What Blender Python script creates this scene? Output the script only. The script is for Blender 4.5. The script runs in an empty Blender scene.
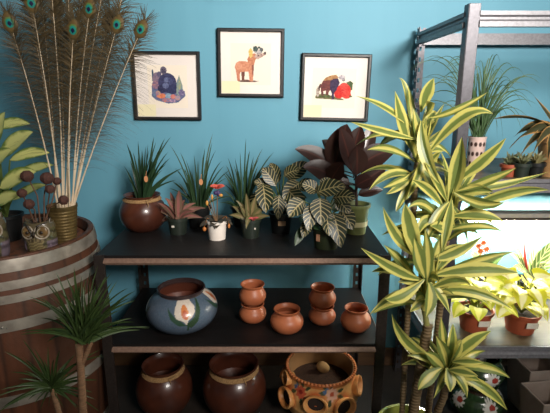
import bpy, bmesh, math, random
from mathutils import Vector, Matrix
random.seed(7)
PI = math.pi
scene = bpy.context.scene
COL = scene.collection
V = Vector

# ------------------------------------------------------------------ camera
F, CX, CY, H = 450.0, 275.0, 206.5, 1.565
PITCH = math.atan(111 / 450)
cp, sp = math.cos(PITCH), math.sin(PITCH)
cam_d = bpy.data.cameras.new('camera')
cam = bpy.data.objects.new('camera', cam_d)
COL.objects.link(cam)
cam.location = (0, 0, H)
cam.rotation_euler = (PI / 2 - PITCH, 0, 0)
cam_d.sensor_width = 36
cam_d.lens = 36 * F / 550
cam_d.clip_start = 0.05
scene.camera = cam


def ray(u, v):
    a = (CY - v) / F
    return V(((u - CX) / F, cp + a * sp, -sp + a * cp))


def at(u, v, Y):                       # world point seen at a pixel, at depth Y
    d = ray(u, v)
    return V((0, 0, H)) + d * (Y / d.y)


def at_z(u, v, z):                     # ... on a level plane
    d = ray(u, v)
    return V((0, 0, H)) + d * ((z - H) / d.z)


# ------------------------------------------------------------------ colour
def lin(c):
    out = []
    for x in c[:3]:
        x = x / 255.0
        out.append(x / 12.92 if x <= 0.04045 else ((x + 0.055) / 1.055) ** 2.4)
    return (out[0], out[1], out[2], 1.0)


def mixc(a, b, t):
    return tuple(a[i] * (1 - t) + b[i] * t for i in range(3))


MATS = {}


def newmat(name):
    m = bpy.data.materials.new(name)
    m.use_nodes = True
    nt = m.node_tree
    b = nt.nodes['Principled BSDF']
    return m, nt, b


def node(nt, t, **kw):
    n = nt.nodes.new(t)
    for k, v in kw.items():
        setattr(n, k, v)
    return n


def mth(nt, op, a, b=None, c=None):
    n = nt.nodes.new('ShaderNodeMath')
    n.operation = op
    for i, x in enumerate((a, b, c)):
        if x is None:
            continue
        if isinstance(x, (int, float)):
            n.inputs[i].default_value = x
        else:
            nt.links.new(x, n.inputs[i])
    return n.outputs[0]


def mixrgb(nt, fac, a, b, mode='MIX'):
    n = nt.nodes.new('ShaderNodeMix')
    n.data_type = 'RGBA'
    n.blend_type = mode
    for sock, x in ((n.inputs[0], fac), (n.inputs[6], a), (n.inputs[7], b)):
        if isinstance(x, (int, float)):
            sock.default_value = x
        elif isinstance(x, tuple):
            sock.default_value = x
        else:
            nt.links.new(x, sock)
    return n.outputs[2]


def noise(nt, scale, detail=3, stretch=None, coord='Object'):
    tc = nt.nodes.new('ShaderNodeTexCoord')
    src = tc.outputs[coord]
    if stretch:
        mp = nt.nodes.new('ShaderNodeMapping')
        mp.inputs['Scale'].default_value = stretch
        nt.links.new(src, mp.inputs[0])
        src = mp.outputs[0]
    n = nt.nodes.new('ShaderNodeTexNoise')
    n.inputs['Scale'].default_value = scale
    n.inputs['Detail'].default_value = detail
    nt.links.new(src, n.inputs['Vector'])
    return n.outputs[0]


def bump(nt, b, h, strength=0.2, dist=0.005):
    n = nt.nodes.new('ShaderNodeBump')
    n.inputs['Strength'].default_value = strength
    n.inputs['Distance'].default_value = dist
    nt.links.new(h, n.inputs['Height'])
    nt.links.new(n.outputs[0], b.inputs['Normal'])


def mat(name, c1, c2=None, rough=0.5, metal=0.0, scale=25, stretch=None, bmp=0.15, spec=0.5, coat=0.0):
    if name in MATS:
        return MATS[name]
    m, nt, b = newmat(name)
    c2 = c2 or mixc(c1, (0, 0, 0), 0.18)
    f = noise(nt, scale, 4, stretch)
    f = mth(nt, 'MULTIPLY_ADD', f, 2.2, -0.6)
    f = mth(nt, 'MINIMUM', mth(nt, 'MAXIMUM', f, 0.0), 1.0)
    nt.links.new(mixrgb(nt, f, lin(c1), lin(c2)), b.inputs['Base Color'])
    b.inputs['Roughness'].default_value = rough
    b.inputs['Metallic'].default_value = metal
    b.inputs['Specular IOR Level'].default_value = spec
    b.inputs['Coat Weight'].default_value = coat
    if bmp:
        bump(nt, b, noise(nt, scale * 3, 3, stretch), bmp)
    MATS[name] = m
    return m


def matcol(name, rough=0.5, scale=40, amount=0.25, bmp=0.1, spec=0.5, coat=0.0):
    """pigment from the mesh's own painted pattern (attribute Col)"""
    if name in MATS:
        return MATS[name]
    m, nt, b = newmat(name)
    at_ = node(nt, 'ShaderNodeAttribute', attribute_name='Col')
    f = mth(nt, 'MULTIPLY', noise(nt, scale, 4), amount)
    nt.links.new(mixrgb(nt, f, at_.outputs['Color'], (0.02, 0.015, 0.01, 1)), b.inputs['Base Color'])
    b.inputs['Roughness'].default_value = rough
    b.inputs['Specular IOR Level'].default_value = spec
    b.inputs['Coat Weight'].default_value = coat
    if bmp:
        bump(nt, b, noise(nt, scale * 2, 3), bmp)
    MATS[name] = m
    return m


def leafmat(name, kind, c1, c2, rough=0.4, trans=0.15):
    """leaf pattern from the blade's own UV: x across (0..1), y along"""
    if name in MATS:
        return MATS[name]
    m, nt, b = newmat(name)
    uv = node(nt, 'ShaderNodeUVMap')
    sx = node(nt, 'ShaderNodeSeparateXYZ')
    nt.links.new(uv.outputs[0], sx.inputs[0])
    u, v = sx.outputs[0], sx.outputs[1]
    ax = mth(nt, 'ABSOLUTE', mth(nt, 'MULTIPLY_ADD', u, 2.0, -1.0))        # 0 midrib .. 1 margin
    nz = noise(nt, 30, 3)
    if kind == 'margin':
        e = mth(nt, 'ADD', ax, mth(nt, 'MULTIPLY_ADD', nz, 0.34, -0.17))
        n2 = noise(nt, 6, 2)
        e = mth(nt, 'ADD', e, mth(nt, 'MULTIPLY_ADD', n2, 0.5, -0.25))
        f = mth(nt, 'MULTIPLY_ADD', e, 6.0, -2.35)
    elif kind == 'edge':
        e = mth(nt, 'ADD', ax, mth(nt, 'MULTIPLY_ADD', nz, 0.4, -0.2))
        f = mth(nt, 'MULTIPLY_ADD', e, 7.0, -4.6)
    elif kind == 'centre':
        e = mth(nt, 'ADD', ax, mth(nt, 'MULTIPLY_ADD', nz, 0.4, -0.2))
        f = mth(nt, 'MULTIPLY_ADD', e, -5.0, 2.4)
    elif kind == 'broad':
        e = mth(nt, 'ADD', ax, mth(nt, 'MULTIPLY_ADD', nz, 0.9, -0.45))
        f = mth(nt, 'MULTIPLY_ADD', e, -3.0, 2.7)
    elif kind == 'zebra':
        w = mth(nt, 'MULTIPLY_ADD', ax, -1.6, mth(nt, 'MULTIPLY', v, 6.5))
        fr = mth(nt, 'FRACT', mth(nt, 'ADD', w, 10.0))
        d = mth(nt, 'ABSOLUTE', mth(nt, 'SUBTRACT', fr, 0.5))
        line = mth(nt, 'MULTIPLY_ADD', d, -10.0, 1.55)
        mid = mth(nt, 'MULTIPLY_ADD', ax, -14.0, 1.3)
        f = mth(nt, 'MAXIMUM', line, mid)
    elif kind == 'rib':
        f = mth(nt, 'MULTIPLY_ADD', ax, -9.0, 1.2)
        f = mth(nt, 'MAXIMUM', f, mth(nt, 'MULTIPLY', nz, 0.35))
    else:
        f = nz
    f = mth(nt, 'MINIMUM', mth(nt, 'MAXIMUM', f, 0.0), 1.0)
    colr = mixrgb(nt, f, lin(c1), lin(c2))
    colr = mixrgb(nt, mth(nt, 'MULTIPLY', noise(nt, 9, 2), 0.35), colr, mixrgb(nt, 0.5, colr, lin(c1)))
    nt.links.new(colr, b.inputs['Base Color'])
    b.inputs['Roughness'].default_value = rough
    if trans:
        tr = node(nt, 'ShaderNodeBsdfTranslucent')
        nt.links.new(colr, tr.inputs[0])
        mx = node(nt, 'ShaderNodeMixShader')
        mx.inputs[0].default_value = trans
        nt.links.new(b.outputs[0], mx.inputs[1])
        nt.links.new(tr.outputs[0], mx.inputs[2])
        nt.links.new(mx.outputs[0], nt.nodes['Material Output'].inputs[0])
    MATS[name] = m
    return m


# ------------------------------------------------------------------ mesh builders (world coordinates)
class MB:
    def __init__(s):
        s.bm = bmesh.new()
        s.uv = s.bm.loops.layers.uv.new('UVMap')

    def box(s, c, size, rot=None):
        r = bmesh.ops.create_cube(s.bm, size=1.0)
        mtx = Matrix.Translation(V(c)) @ (rot.to_4x4() if rot else Matrix.Identity(4)) @ Matrix.Diagonal((*size, 1))
        bmesh.ops.transform(s.bm, matrix=mtx, verts=r['verts'])
        return s

    def lathe(s, prof, c=(0, 0, 0), seg=48, rot=None, rmod=None, sxy=(1, 1)):
        c = V(c)
        rings = []
        for (r, z) in prof:
            ring = []
            if r < 1e-6:
                p = V((0, 0, z))
                if rot: p = rot @ p
                ring = [s.bm.verts.new(c + p)]
            else:
                for i in range(seg):
                    a = 2 * PI * i / seg
                    rr = r * (rmod(a, z) if rmod else 1)
                    p = V((rr * math.cos(a) * sxy[0], rr * math.sin(a) * sxy[1], z))
                    if rot: p = rot @ p
                    ring.append(s.bm.verts.new(c + p))
            rings.append(ring)
        for A, B in zip(rings, rings[1:]):
            for i in range(seg):
                j = (i + 1) % seg
                if len(A) == 1 and len(B) == 1: continue
                if len(A) == 1: s.bm.faces.new((A[0], B[j], B[i]))
                elif len(B) == 1: s.bm.faces.new((A[i], A[j], B[0]))
                else: s.bm.faces.new((A[i], A[j], B[j], B[i]))
        return s

    def tube(s, pts, rad, seg=8, caps=True):
        pts = [V(p) for p in pts]
        n = len(pts)
        if not isinstance(rad, (list, tuple)): rad = [rad] * n
        rings = []
        ref = V((0.31, 0.17, 0.93))
        for i, p in enumerate(pts):
            t = (pts[min(i + 1, n - 1)] - pts[max(i - 1, 0)]).normalized()
            if abs(t.dot(ref)) > 0.95: rf = V((1, 0, 0))
            else: rf = ref
            x = t.cross(rf).normalized()
            y = t.cross(x)
            rings.append([s.bm.verts.new(p + (x * math.cos(2 * PI * k / seg) + y * math.sin(2 * PI * k / seg)) * rad[i]) for k in range(seg)])
        for A, B in zip(rings, rings[1:]):
            for k in range(seg):
                s.bm.faces.new((A[k], A[(k + 1) % seg], B[(k + 1) % seg], B[k]))
        if caps:
            s.bm.faces.new(rings[0][::-1]); s.bm.faces.new(rings[-1])
        return s

    def ball(s, c, r, sc=(1, 1, 1), seg=16, rings=10, rot=None):
        q = bmesh.ops.create_uvsphere(s.bm, u_segments=seg, v_segments=rings, radius=r)
        mtx = Matrix.Translation(V(c)) @ (rot.to_4x4() if rot else Matrix.Identity(4)) @ Matrix.Diagonal((*sc, 1))
        bmesh.ops.transform(s.bm, matrix=mtx, verts=q['verts'])
        return s

    def torus(s, c, R, r, rot=None, seg=32, sub=8, sc=(1, 1, 1)):
        prof = [(R + r * math.cos(2 * PI * k / sub), r * math.sin(2 * PI * k / sub)) for k in range(sub + 1)]
        mt = rot or Matrix.Identity(3)
        n0 = len(s.bm.verts)
        s.lathe(prof, c, seg, mt @ Matrix.Diagonal(sc))
        return s

    def leaf(s, P0, P1, w, arch=0.1, hint=None, fold=0.25, n=10, prof='lance', across=4, ctrl=None, twist=0.0):
        P0, P1 = V(P0), V(P1)
        L = (P1 - P0).length
        C = V(ctrl) if ctrl is not None else (P0 + P1) / 2 + V((0, 0, arch * L))
        hint = V(hint) if hint is not None else V((random.uniform(-.5, .5), -0.8, 0.6 + random.uniform(-.3, .3)))
        rows = []
        for i in range(n + 1):
            t = i / n
            p = P0 * (1 - t) ** 2 + C * 2 * t * (1 - t) + P1 * t * t
            T = ((C - P0) * (1 - t) + (P1 - C) * t)
            T = T.normalized() if T.length > 1e-6 else (P1 - P0).normalized()
            S = T.cross(hint)
            S = S.normalized() if S.length > 1e-4 else T.cross(V((1, 0, 0))).normalized()
            if twist:
                S = (Matrix.Rotation(twist * t, 3, T) @ S)
            N = S.cross(T)
            if prof == 'lance': k = max(0.22 * (1 - t), math.sin(PI * min(1, 0.06 + 0.94 * t) ** 0.8) ** 0.9)
            elif prof == 'strap': k = max(0.20 * (1 - t), math.sin(PI * min(1, 0.05 + 0.95 * t) ** 1.12) ** 0.95)
            elif prof == 'oval': k = max(0.04, math.sin(PI * (t ** 0.85)) ** 0.75)
            elif prof == 'heart': k = max(0.05, math.sin(PI * min(1, 0.12 + 0.88 * t) ** 0.62) ** 0.8)
            else: k = (1 - t) ** 0.55 * (0.75 + 0.25 * min(1, t * 6))        # blade
            if i == n: k = 0.02
            hw = w * 0.5 * k
            row = []
            for j in range(across + 1):
                x = j / across * 2 - 1
                row.append((s.bm.verts.new(p + S * hw * x + N * hw * fold * abs(x)), j / across, t))
            rows.append(row)
        for A, B in zip(rows, rows[1:]):
            for j in range(across):
                q = (A[j], A[j + 1], B[j + 1], B[j])
                f = s.bm.faces.new([z[0] for z in q])
                for lp, z in zip(f.loops, q):
                    lp[s.uv].uv = (z[1], z[2])
        return s

    def build(s, name, m, parent=None, smooth=True, paint=None, loc=None, bevel=0):
        me = bpy.data.meshes.new(name)
        s.bm.normal_update()
        org = V(parent.location) if parent is not None else (V(loc) if loc is not None else V((0, 0, 0)))
        if parent is not None and parent.parent is not None: org = org + V(parent.parent.location)
        bmesh.ops.recalc_face_normals(s.bm, faces=s.bm.faces[:]) if not s.uv_used() else None
        wc = [v.co.copy() for v in s.bm.verts] if paint else None
        bmesh.ops.translate(s.bm, verts=s.bm.verts[:], vec=-org)
        s.bm.to_mesh(me); s.bm.free()
        if smooth:
            me.polygons.foreach_set('use_smooth', [True] * len(me.polygons))
            try: me.set_sharp_from_angle(angle=math.radians(38))
            except Exception: pass
        me.materials.append(m)
        if paint:
            ca = me.color_attributes.new('Col', 'FLOAT_COLOR', 'POINT')
            for i, w in enumerate(wc):
                ca.data[i].color = lin(paint(w))
        o = bpy.data.objects.new(name, me)
        COL.objects.link(o)
        if parent is not None: o.parent = parent
        else: o.location = org
        if bevel:
            b = o.modifiers.new('bevel', 'BEVEL'); b.width = bevel; b.segments = 2; b.limit_method = 'ANGLE'
        return o

    def uv_used(s):
        for f in s.bm.faces:
            for l in f.loops:
                if l[s.uv].uv.length > 0: return True
            break
        return False


def thing(name, loc, label, cat, group=None):
    o = bpy.data.objects.new(name, None)
    o.empty_display_size = 0.05
    COL.objects.link(o)
    o.location = loc
    return tag(o, label, cat, group)


def tag(o, label, cat, group=None):
    o['label'] = label
    o['category'] = cat
    if group: o['group'] = group
    return o


def copy_tree(o, parent=None):
    c = o.copy(); COL.objects.link(c)
    if parent is not None: c.parent = parent
    for ch in list(o.children): copy_tree(ch, c)
    return c


def struct(o):
    o['kind'] = 'structure'
    return o


# ------------------------------------------------------------------ the room
WY = 2.40
XL, XR, YF, ZC = -2.3, 2.3, -1.6, 2.95


def wallmat():
    m, nt, b = newmat('blue_paint')
    f1 = noise(nt, 2.2, 3, (1, 1, 0.35))
    f2 = noise(nt, 14, 4, (1, 1, 0.12))
    c = mixrgb(nt, f1, lin((95, 153, 174)), lin((111, 167, 186)))
    c = mixrgb(nt, mth(nt, 'MULTIPLY', f2, 0.28), c, lin((78, 134, 155)))
    nt.links.new(c, b.inputs['Base Color'])
    b.inputs['Roughness'].default_value = 0.55
    b.inputs['Specular IOR Level'].default_value = 0.3
    bump(nt, b, noise(nt, 60, 3), 0.12, 0.002)
    return m


WALL = wallmat()
struct(MB().box(((XL + XR) / 2, WY + 0.05, ZC / 2), (XR - XL, 0.1, ZC)).build('wall_back', WALL, smooth=False))
struct(MB().box((XL - 0.05, (YF + WY) / 2, ZC / 2), (0.1, WY - YF + .2, ZC)).build('wall_left', WALL, smooth=False))
struct(MB().box((XR + 0.05, (YF + WY) / 2, ZC / 2), (0.1, WY - YF + .2, ZC)).build('wall_right', WALL, smooth=False))
struct(MB().box(((XL + XR) / 2, (YF + WY) / 2, -0.05), (XR - XL + .2, WY - YF + .2, 0.1)).build('floor', mat('dark_concrete', (58, 50, 44), (40, 34, 30), 0.5, scale=6), smooth=False))
struct(MB().box(((XL + XR) / 2, (YF + WY) / 2, ZC + 0.05), (XR - XL + .2, WY - YF + .2, 0.1)).build('ceiling', mat('ceiling_paint', (190, 185, 176), rough=0.8), smooth=False))
struct(MB().box(((XL + XR) / 2, WY - 0.01, 0.055), (XR - XL, 0.02, 0.11)).build('baseboard_back', mat('baseboard_wood', (96, 68, 42), (70, 48, 30), 0.5, scale=8, stretch=(0.3, 1, 6)), smooth=False, bevel=0.003))

# ------------------------------------------------------------------ shelving units
GREY = mat('grey_steel', (78, 76, 80), (64, 62, 66), 0.38, 0.55, scale=90, bmp=0.1)
BLK = mat('black_steel', (66, 57, 52), (50, 43, 40), 0.4, 0.4, scale=90, bmp=0.1)
BEAM = mat('lit_beam', (160, 128, 110), (130, 102, 88), 0.36, 0.3, scale=90, bmp=0.08)  # dark beams; reflected light is painted into this lighter, warmer base colour
BEAM2 = mat('grey_beam', (128, 126, 130), (104, 102, 106), 0.42, 0.3, scale=90, bmp=0.08)
GROOVE = mat('beam_groove', (40, 36, 36), rough=0.5)
BOARD = mat('dark_board', (32, 27, 26), (22, 19, 19), 0.5, 0, scale=14, stretch=(0.4, 3, 1), bmp=0.05, spec=0.3)
BOARD2 = mat('brown_board', (92, 80, 58), (66, 56, 42), 0.45, 0, scale=14, stretch=(0.4, 3, 1), bmp=0.05)


def post(cx, cy, sx, sy, h, par, m):
    """slotted angle post: L section, corner at (cx,cy), flanges run towards sx / sy"""
    b = MB()
    W = 0.042
    cols = [(0, 0.015), (0.015, 0.027), (0.027, W)]
    for fl in (0, 1):
        for ci, (a, c) in enumerate(cols):
            z = 0.0
            while z < h - 1e-4:
                z1 = min(h, z + 0.03); z2 = min(h, z + 0.05)
                spans = [(z, z1)] + ([(z1, z2)] if ci != 1 else [])
                for (p, q) in spans:
                    if q - p < 1e-5: continue
                    def pt(d, zz):
                        return V((cx + sx * d, cy, zz)) if fl == 0 else V((cx, cy + sy * d, zz))
                    b.bm.faces.new([b.bm.verts.new(pt(a, p)), b.bm.verts.new(pt(c, p)), b.bm.verts.new(pt(c, q)), b.bm.verts.new(pt(a, q))])
                z = z2
    bmesh.ops.remove_doubles(b.bm, verts=b.bm.verts[:], dist=1e-5)
    o = b.build('post', m, par, smooth=False)
    s = o.modifiers.new('thick', 'SOLIDIFY'); s.thickness = 0.003; s.offset = 0
    return o


def solidpost(cx, cy, sx, sy, h, par, m):
    """front posts: folded angle with a plain outer face"""
    b = MB()
    W = 0.042
    b.box((cx + sx * W / 2, cy, h / 2), (W, 0.004, h))
    b.box((cx, cy + sy * W / 2, h / 2), (0.004, W, h))
    b.box((cx + sx * (W - .002), cy + sy * 0.006, h / 2), (0.004, 0.012, h))
    return b.build('post', m, par, smooth=False, bevel=0.0012)


def beam(p, q, inward, h, par, m, style):
    """rolled shelf beam from p to q (top edge), profile stepped"""
    p, q = V(p), V(q)
    inw = V(inward)
    if style == 'step':
        prof = [(0.002, 0), (0.0, 0), (-0.001, -0.001), (-0.013, -0.015), (-0.013, -0.0175), (0.006, -0.019), (0.006, -h + .014), (0.0, -h + .014), (0.0, -h + .012), (0.016, -h + .012), (0.016, 0)]
    else:
        prof = [(0.0, 0), (-0.010, 0), (-0.010, -0.014), (-0.001, -0.020), (-0.001, -h + .026), (-0.012, -h + .018), (-0.012, -h), (0.012, -h), (0.012, -h + .003), (0.006, -h + .003)]
    b = MB()
    A = [b.bm.verts.new(p + inw * d + V((0, 0, z))) for d, z in prof]
    B = [b.bm.verts.new(q + inw * d + V((0, 0, z))) for d, z in prof]
    n = len(prof)
    for i in range(n):
        b.bm.faces.new((A[i], A[(i + 1) % n], B[(i + 1) % n], B[i]))
    b.bm.faces.new(A); b.bm.faces.new(B[::-1])
    return b.build('shelf_beam', BEAM if style == 'step' else BEAM2, par, smooth=False)


def unit(x0, x1, y0, y1, h, levels, open_top, label, m, bmat, style, beam_h):
    t = thing('shelving_unit', (x0, y0, 0), label, 'shelf')
    solidpost(x0, y0, 1, 1, h, t, m)
    solidpost(x1, y0, -1, 1, h, t, m)
    post(x0, y1, 1, -1, h, t, m)
    post(x1, y1, -1, -1, h, t, m)
    for z in levels + ([open_top] if open_top else []):
        e = 0.003
        zz = z
        if style == 'step': z = z - 0.0125
        beam((x0 + .040, y0 + e, z), (x1 - .040, y0 + e, z), (0, 1, 0), beam_h, t, m, style)
        beam((x0 + .03, y1 - .005, z), (x1 - .03, y1 - .005, z), (0, -1, 0), beam_h, t, m, style)
        beam((x0 + .004, y0 + .03, z), (x0 + .004, y1 - .03, z), (1, 0, 0), beam_h, t, m, style)
        beam((x1 - .004, y0 + .03, z), (x1 - .004, y1 - .03, z), (-1, 0, 0), beam_h, t, m, style)
        z = zz
        if z in levels:
            MB().box(((x0 + x1) / 2, (y0 + y1) / 2 + .002, z - 0.006), (x1 - x0 - 0.010, y1 - y0 - 0.008, 0.012)).build('shelf_board', bmat, t, smooth=False)
    return t


SX0, SX1, SY0, SY1 = -0.752, 0.480, 1.76, 2.36
Z1, Z2 = 0.92, 0.51
unit(SX0, SX1, SY0, SY1, Z1 + 0.004, [Z1, Z2], None,
     'low black two-level metal shelving unit beside the barrel', BLK, BOARD, 'step', 0.040)
RX0, RX1 = 0.702, 1.94
ZA = 1.245
unit(RX0, RX1, 1.75, SY1, 1.888, [ZA, Z2], 1.862,
     'tall grey metal shelving unit on the right with an open top frame', GREY, BOARD2, 'chan', 0.054)

# light batten hung below the upper shelf of the tall unit
WHITE = mat('white_enamel', (206, 198, 190), rough=0.4, scale=20, bmp=0.03)
DARKM = mat('dark_groove', (60, 48, 40), rough=0.6)
BX0, BX1, BY = 0.79, 1.88, 2.20
t = thing('grow_light', ((BX0 + BX1) / 2, BY, 0.94), 'long fluorescent grow light hanging under the upper shelf of the tall unit', 'light')
MB().box(((BX0 + BX1) / 2, BY, 0.984), (BX1 - BX0, 0.076, 0.022)).build('housing', WHITE, t, smooth=False, bevel=0.003)
MB().box(((BX0 + BX1) / 2, BY, 0.965), (BX1 - BX0 - .01, 0.070, 0.016)).build('reflector', DARKM, t, smooth=False)
em, nt, b_ = newmat('lit_tube')
b_.inputs['Base Color'].default_value = (0.9, 0.9, 0.85, 1)
b_.inputs['Emission Color'].default_value = (1.0, 0.93, 0.76, 1)
TUBE_E = b_
ns = noise(nt, 4, 1)
b_.inputs['Emission Strength'].default_value = 300
MB().tube([(BX0 + .02, BY, 0.953), (BX1 - .02, BY, 0.953)], 0.012, 12).build('fluorescent_tube', em, t)
for x in (BX0 + .05, BX1 - .05):
    MB().tube([(x, BY, 0.995), (x, BY, 1.232)], 0.0015, 6).build('hanging_wire', GREY, t)

# ------------------------------------------------------------------ pictures
FRAME = mat('black_frame', (30, 28, 30), (22, 20, 22), 0.4, 0, scale=60)
MATB = mat('mat_board', (236, 226, 218), (228, 216, 208), 0.8, scale=5, bmp=0.02)
gl, gnt, gb = newmat('picture_glass')
tb = node(gnt, 'ShaderNodeBsdfTransparent'); gg = node(gnt, 'ShaderNodeBsdfGlossy')
gg.inputs['Roughness'].default_value = 0.03
fz = node(gnt, 'ShaderNodeValue'); fz.outputs[0].default_value = 0.02
mxs = node(gnt, 'ShaderNodeMixShader')
gnt.links.new(fz.outputs[0], mxs.inputs[0]); gnt.links.new(tb.outputs[0], mxs.inputs[1]); gnt.links.new(gg.outputs[0], mxs.inputs[2])
gnt.links.new(mxs.outputs[0], gnt.nodes['Material Output'].inputs[0])


def inpoly(x, y, P):
    c = False
    j = len(P) - 1
    for i in range(len(P)):
        xi, yi = P[i]; xj, yj = P[j]
        if (yi > y) != (yj > y) and x < (xj - xi) * (y - yi) / (yj - yi + 1e-12) + xi: c = not c
        j = i
    return c


def ell(x, y, cx, cy, a, b, rot=0):
    dx, dy = x - cx, y - cy
    c, s_ = math.cos(rot), math.sin(rot)
    X, Y = dx * c + dy * s_, -dx * s_ + dy * c
    return (X / a) ** 2 + (Y / b) ** 2 < 1


def hsh(x, y, k=1.0):
    return (math.sin(x * 127.1 * k + y * 311.7 * k) * 43758.5453) % 1.0


def art(ops, base=(240, 228, 214)):
    def fn(x, y):
        c = base
        for o in ops:
            hit = inpoly(x, y, o[1]) if o[0] == 'p' else ell(x, y, *o[1])
            if hit:
                c = o[2] if len(o) < 4 else mixc(o[2], o[3], hsh(round(x * 26), round(y * 26)))
        return c
    return fn


# coordinates of each print: x to the right, y up, 0..1 of the print area
def zp(ox, oy, sc, box, ops):
    """ops measured on an enlargement of the print -> 0..1 of the print box"""
    (x0, y0), (x1, y1) = box
    fx = lambda x: (x / sc + ox - x0) / (x1 - x0)
    fy = lambda y: 1 - (y / sc + oy - y0) / (y1 - y0)
    out = []
    for o in ops:
        if o[0] == 'p': out.append(('p', [(fx(x), fy(y)) for x, y in o[1]]) + tuple(o[2:]))
        else:
            cx, cy, rx, ry = o[1]
            out.append(('e', (fx(cx), fy(cy), rx / sc / (x1 - x0), ry / sc / (y1 - y0))) + tuple(o[2:]))
    return art(out)


gorilla = zp(125, 45, 5.16, ((148, 64), (187, 105)), [
    ('p', [(128, 210), (126, 265), (150, 285), (215, 302), (270, 296), (312, 262), (308, 235), (290, 240), (280, 155), (262, 200), (240, 235), (170, 225), (150, 190)], (112, 112, 142), (86, 96, 134)),
    ('p', [(133, 185), (133, 128), (139, 122), (145, 185)], (66, 96, 108), (54, 74, 104)),
    ('e', (158, 172, 24, 32), (146, 122, 136), (104, 92, 118)), ('e', (150, 205, 20, 22), (176, 128, 128), (120, 96, 128)), ('e', (172, 150, 12, 14), (108, 100, 124), (90, 84, 110)),
    ('e', (215, 195, 50, 52), (52, 52, 82), (72, 74, 112)), ('e', (238, 225, 34, 28), (46, 48, 80), (60, 64, 100)), ('e', (185, 225, 26, 22), (44, 46, 76), (60, 60, 92)),
    ('e', (196, 130, 18, 20), (120, 108, 122), (94, 88, 108)), ('e', (197, 137, 10, 9), (78, 72, 92)), ('e', (190, 125, 3, 2.5), (40, 38, 56)), ('e', (203, 125, 3, 2.5), (40, 38, 56)),
    ('e', (212, 178, 16, 13), (84, 90, 128), (110, 116, 150)), ('e', (205, 208, 18, 15), (110, 116, 150), (80, 86, 124)), ('e', (232, 185, 12, 20), (60, 62, 98), (84, 88, 124)),
    ('p', [(262, 250), (266, 195), (281, 154), (297, 205), (300, 240), (280, 262)], (104, 136, 150), (150, 156, 138)), ('p', [(281, 158), (290, 200), (284, 240), (274, 215)], (176, 168, 122), (130, 150, 140)),
    ('e', (290, 245, 17, 17), (98, 86, 128), (150, 136, 162)), ('e', (178, 262, 26, 13), (224, 140, 98), (206, 112, 84)), ('e', (160, 248, 14, 12), (214, 170, 120), (150, 116, 140)), ('e', (218, 262, 18, 14), (112, 148, 172), (160, 170, 186)),
    ('e', (243, 266, 15, 12), (214, 138, 120), (196, 110, 110)), ('e', (205, 284, 24, 11), (214, 120, 96), (130, 120, 156)), ('e', (240, 286, 18, 9), (190, 150, 170), (110, 104, 146)), ('e', (268, 272, 16, 12), (150, 140, 170), (206, 150, 120)), ('e', (140, 250, 9, 14), (90, 130, 150), (120, 106, 140))])
dog = zp(200, 20, 4.86, ((233, 44), (268, 82)), [
    ('p', [(178, 297), (215, 288), (285, 296), (262, 303), (205, 303)], (92, 66, 60), (120, 92, 82)),
    ('p', [(198, 245), (200, 292), (213, 292), (216, 245)], (122, 78, 66), (104, 64, 56)),
    ('p', [(168, 230), (174, 262), (178, 296), (192, 296), (190, 265), (198, 240)], (206, 140, 110), (186, 112, 88)),
    ('p', [(166, 228), (172, 208), (190, 198), (215, 198), (238, 205), (262, 200), (260, 240), (256, 298), (240, 298), (234, 250), (215, 250), (190, 252), (172, 248)], (212, 148, 116), (192, 124, 96)),
    ('e', (186, 222, 15, 18), (220, 160, 128), (206, 140, 110)), ('p', [(250, 215), (262, 210), (258, 270), (252, 262)], (130, 80, 68), (150, 96, 80)),
    ('p', [(232, 206), (228, 188), (240, 165), (262, 160), (285, 172), (268, 192), (262, 215), (246, 216)], (206, 142, 108), (180, 112, 84)),
    ('p', [(236, 172), (234, 148), (244, 134), (256, 150), (254, 176), (242, 184)], (228, 200, 132), (206, 172, 92)),
    ('p', [(262, 176), (276, 162), (300, 160), (322, 152), (320, 166), (300, 178), (280, 190)], (214, 190, 176), (150, 116, 108)),
    ('e', (282, 152, 20, 11), (226, 214, 206), (140, 136, 136)), ('p', [(256, 150), (258, 128), (272, 124), (282, 138), (276, 152)], (58, 70, 64), (96, 112, 108)),
    ('e', (298, 142, 8, 10), (60, 62, 64), (120, 124, 126)), ('e', (286, 132, 7, 5), (84, 98, 92), (60, 70, 66)), ('e', (316, 158, 5, 7), (70, 60, 62)), ('e', (284, 170, 3, 3), (40, 34, 34))])
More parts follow.
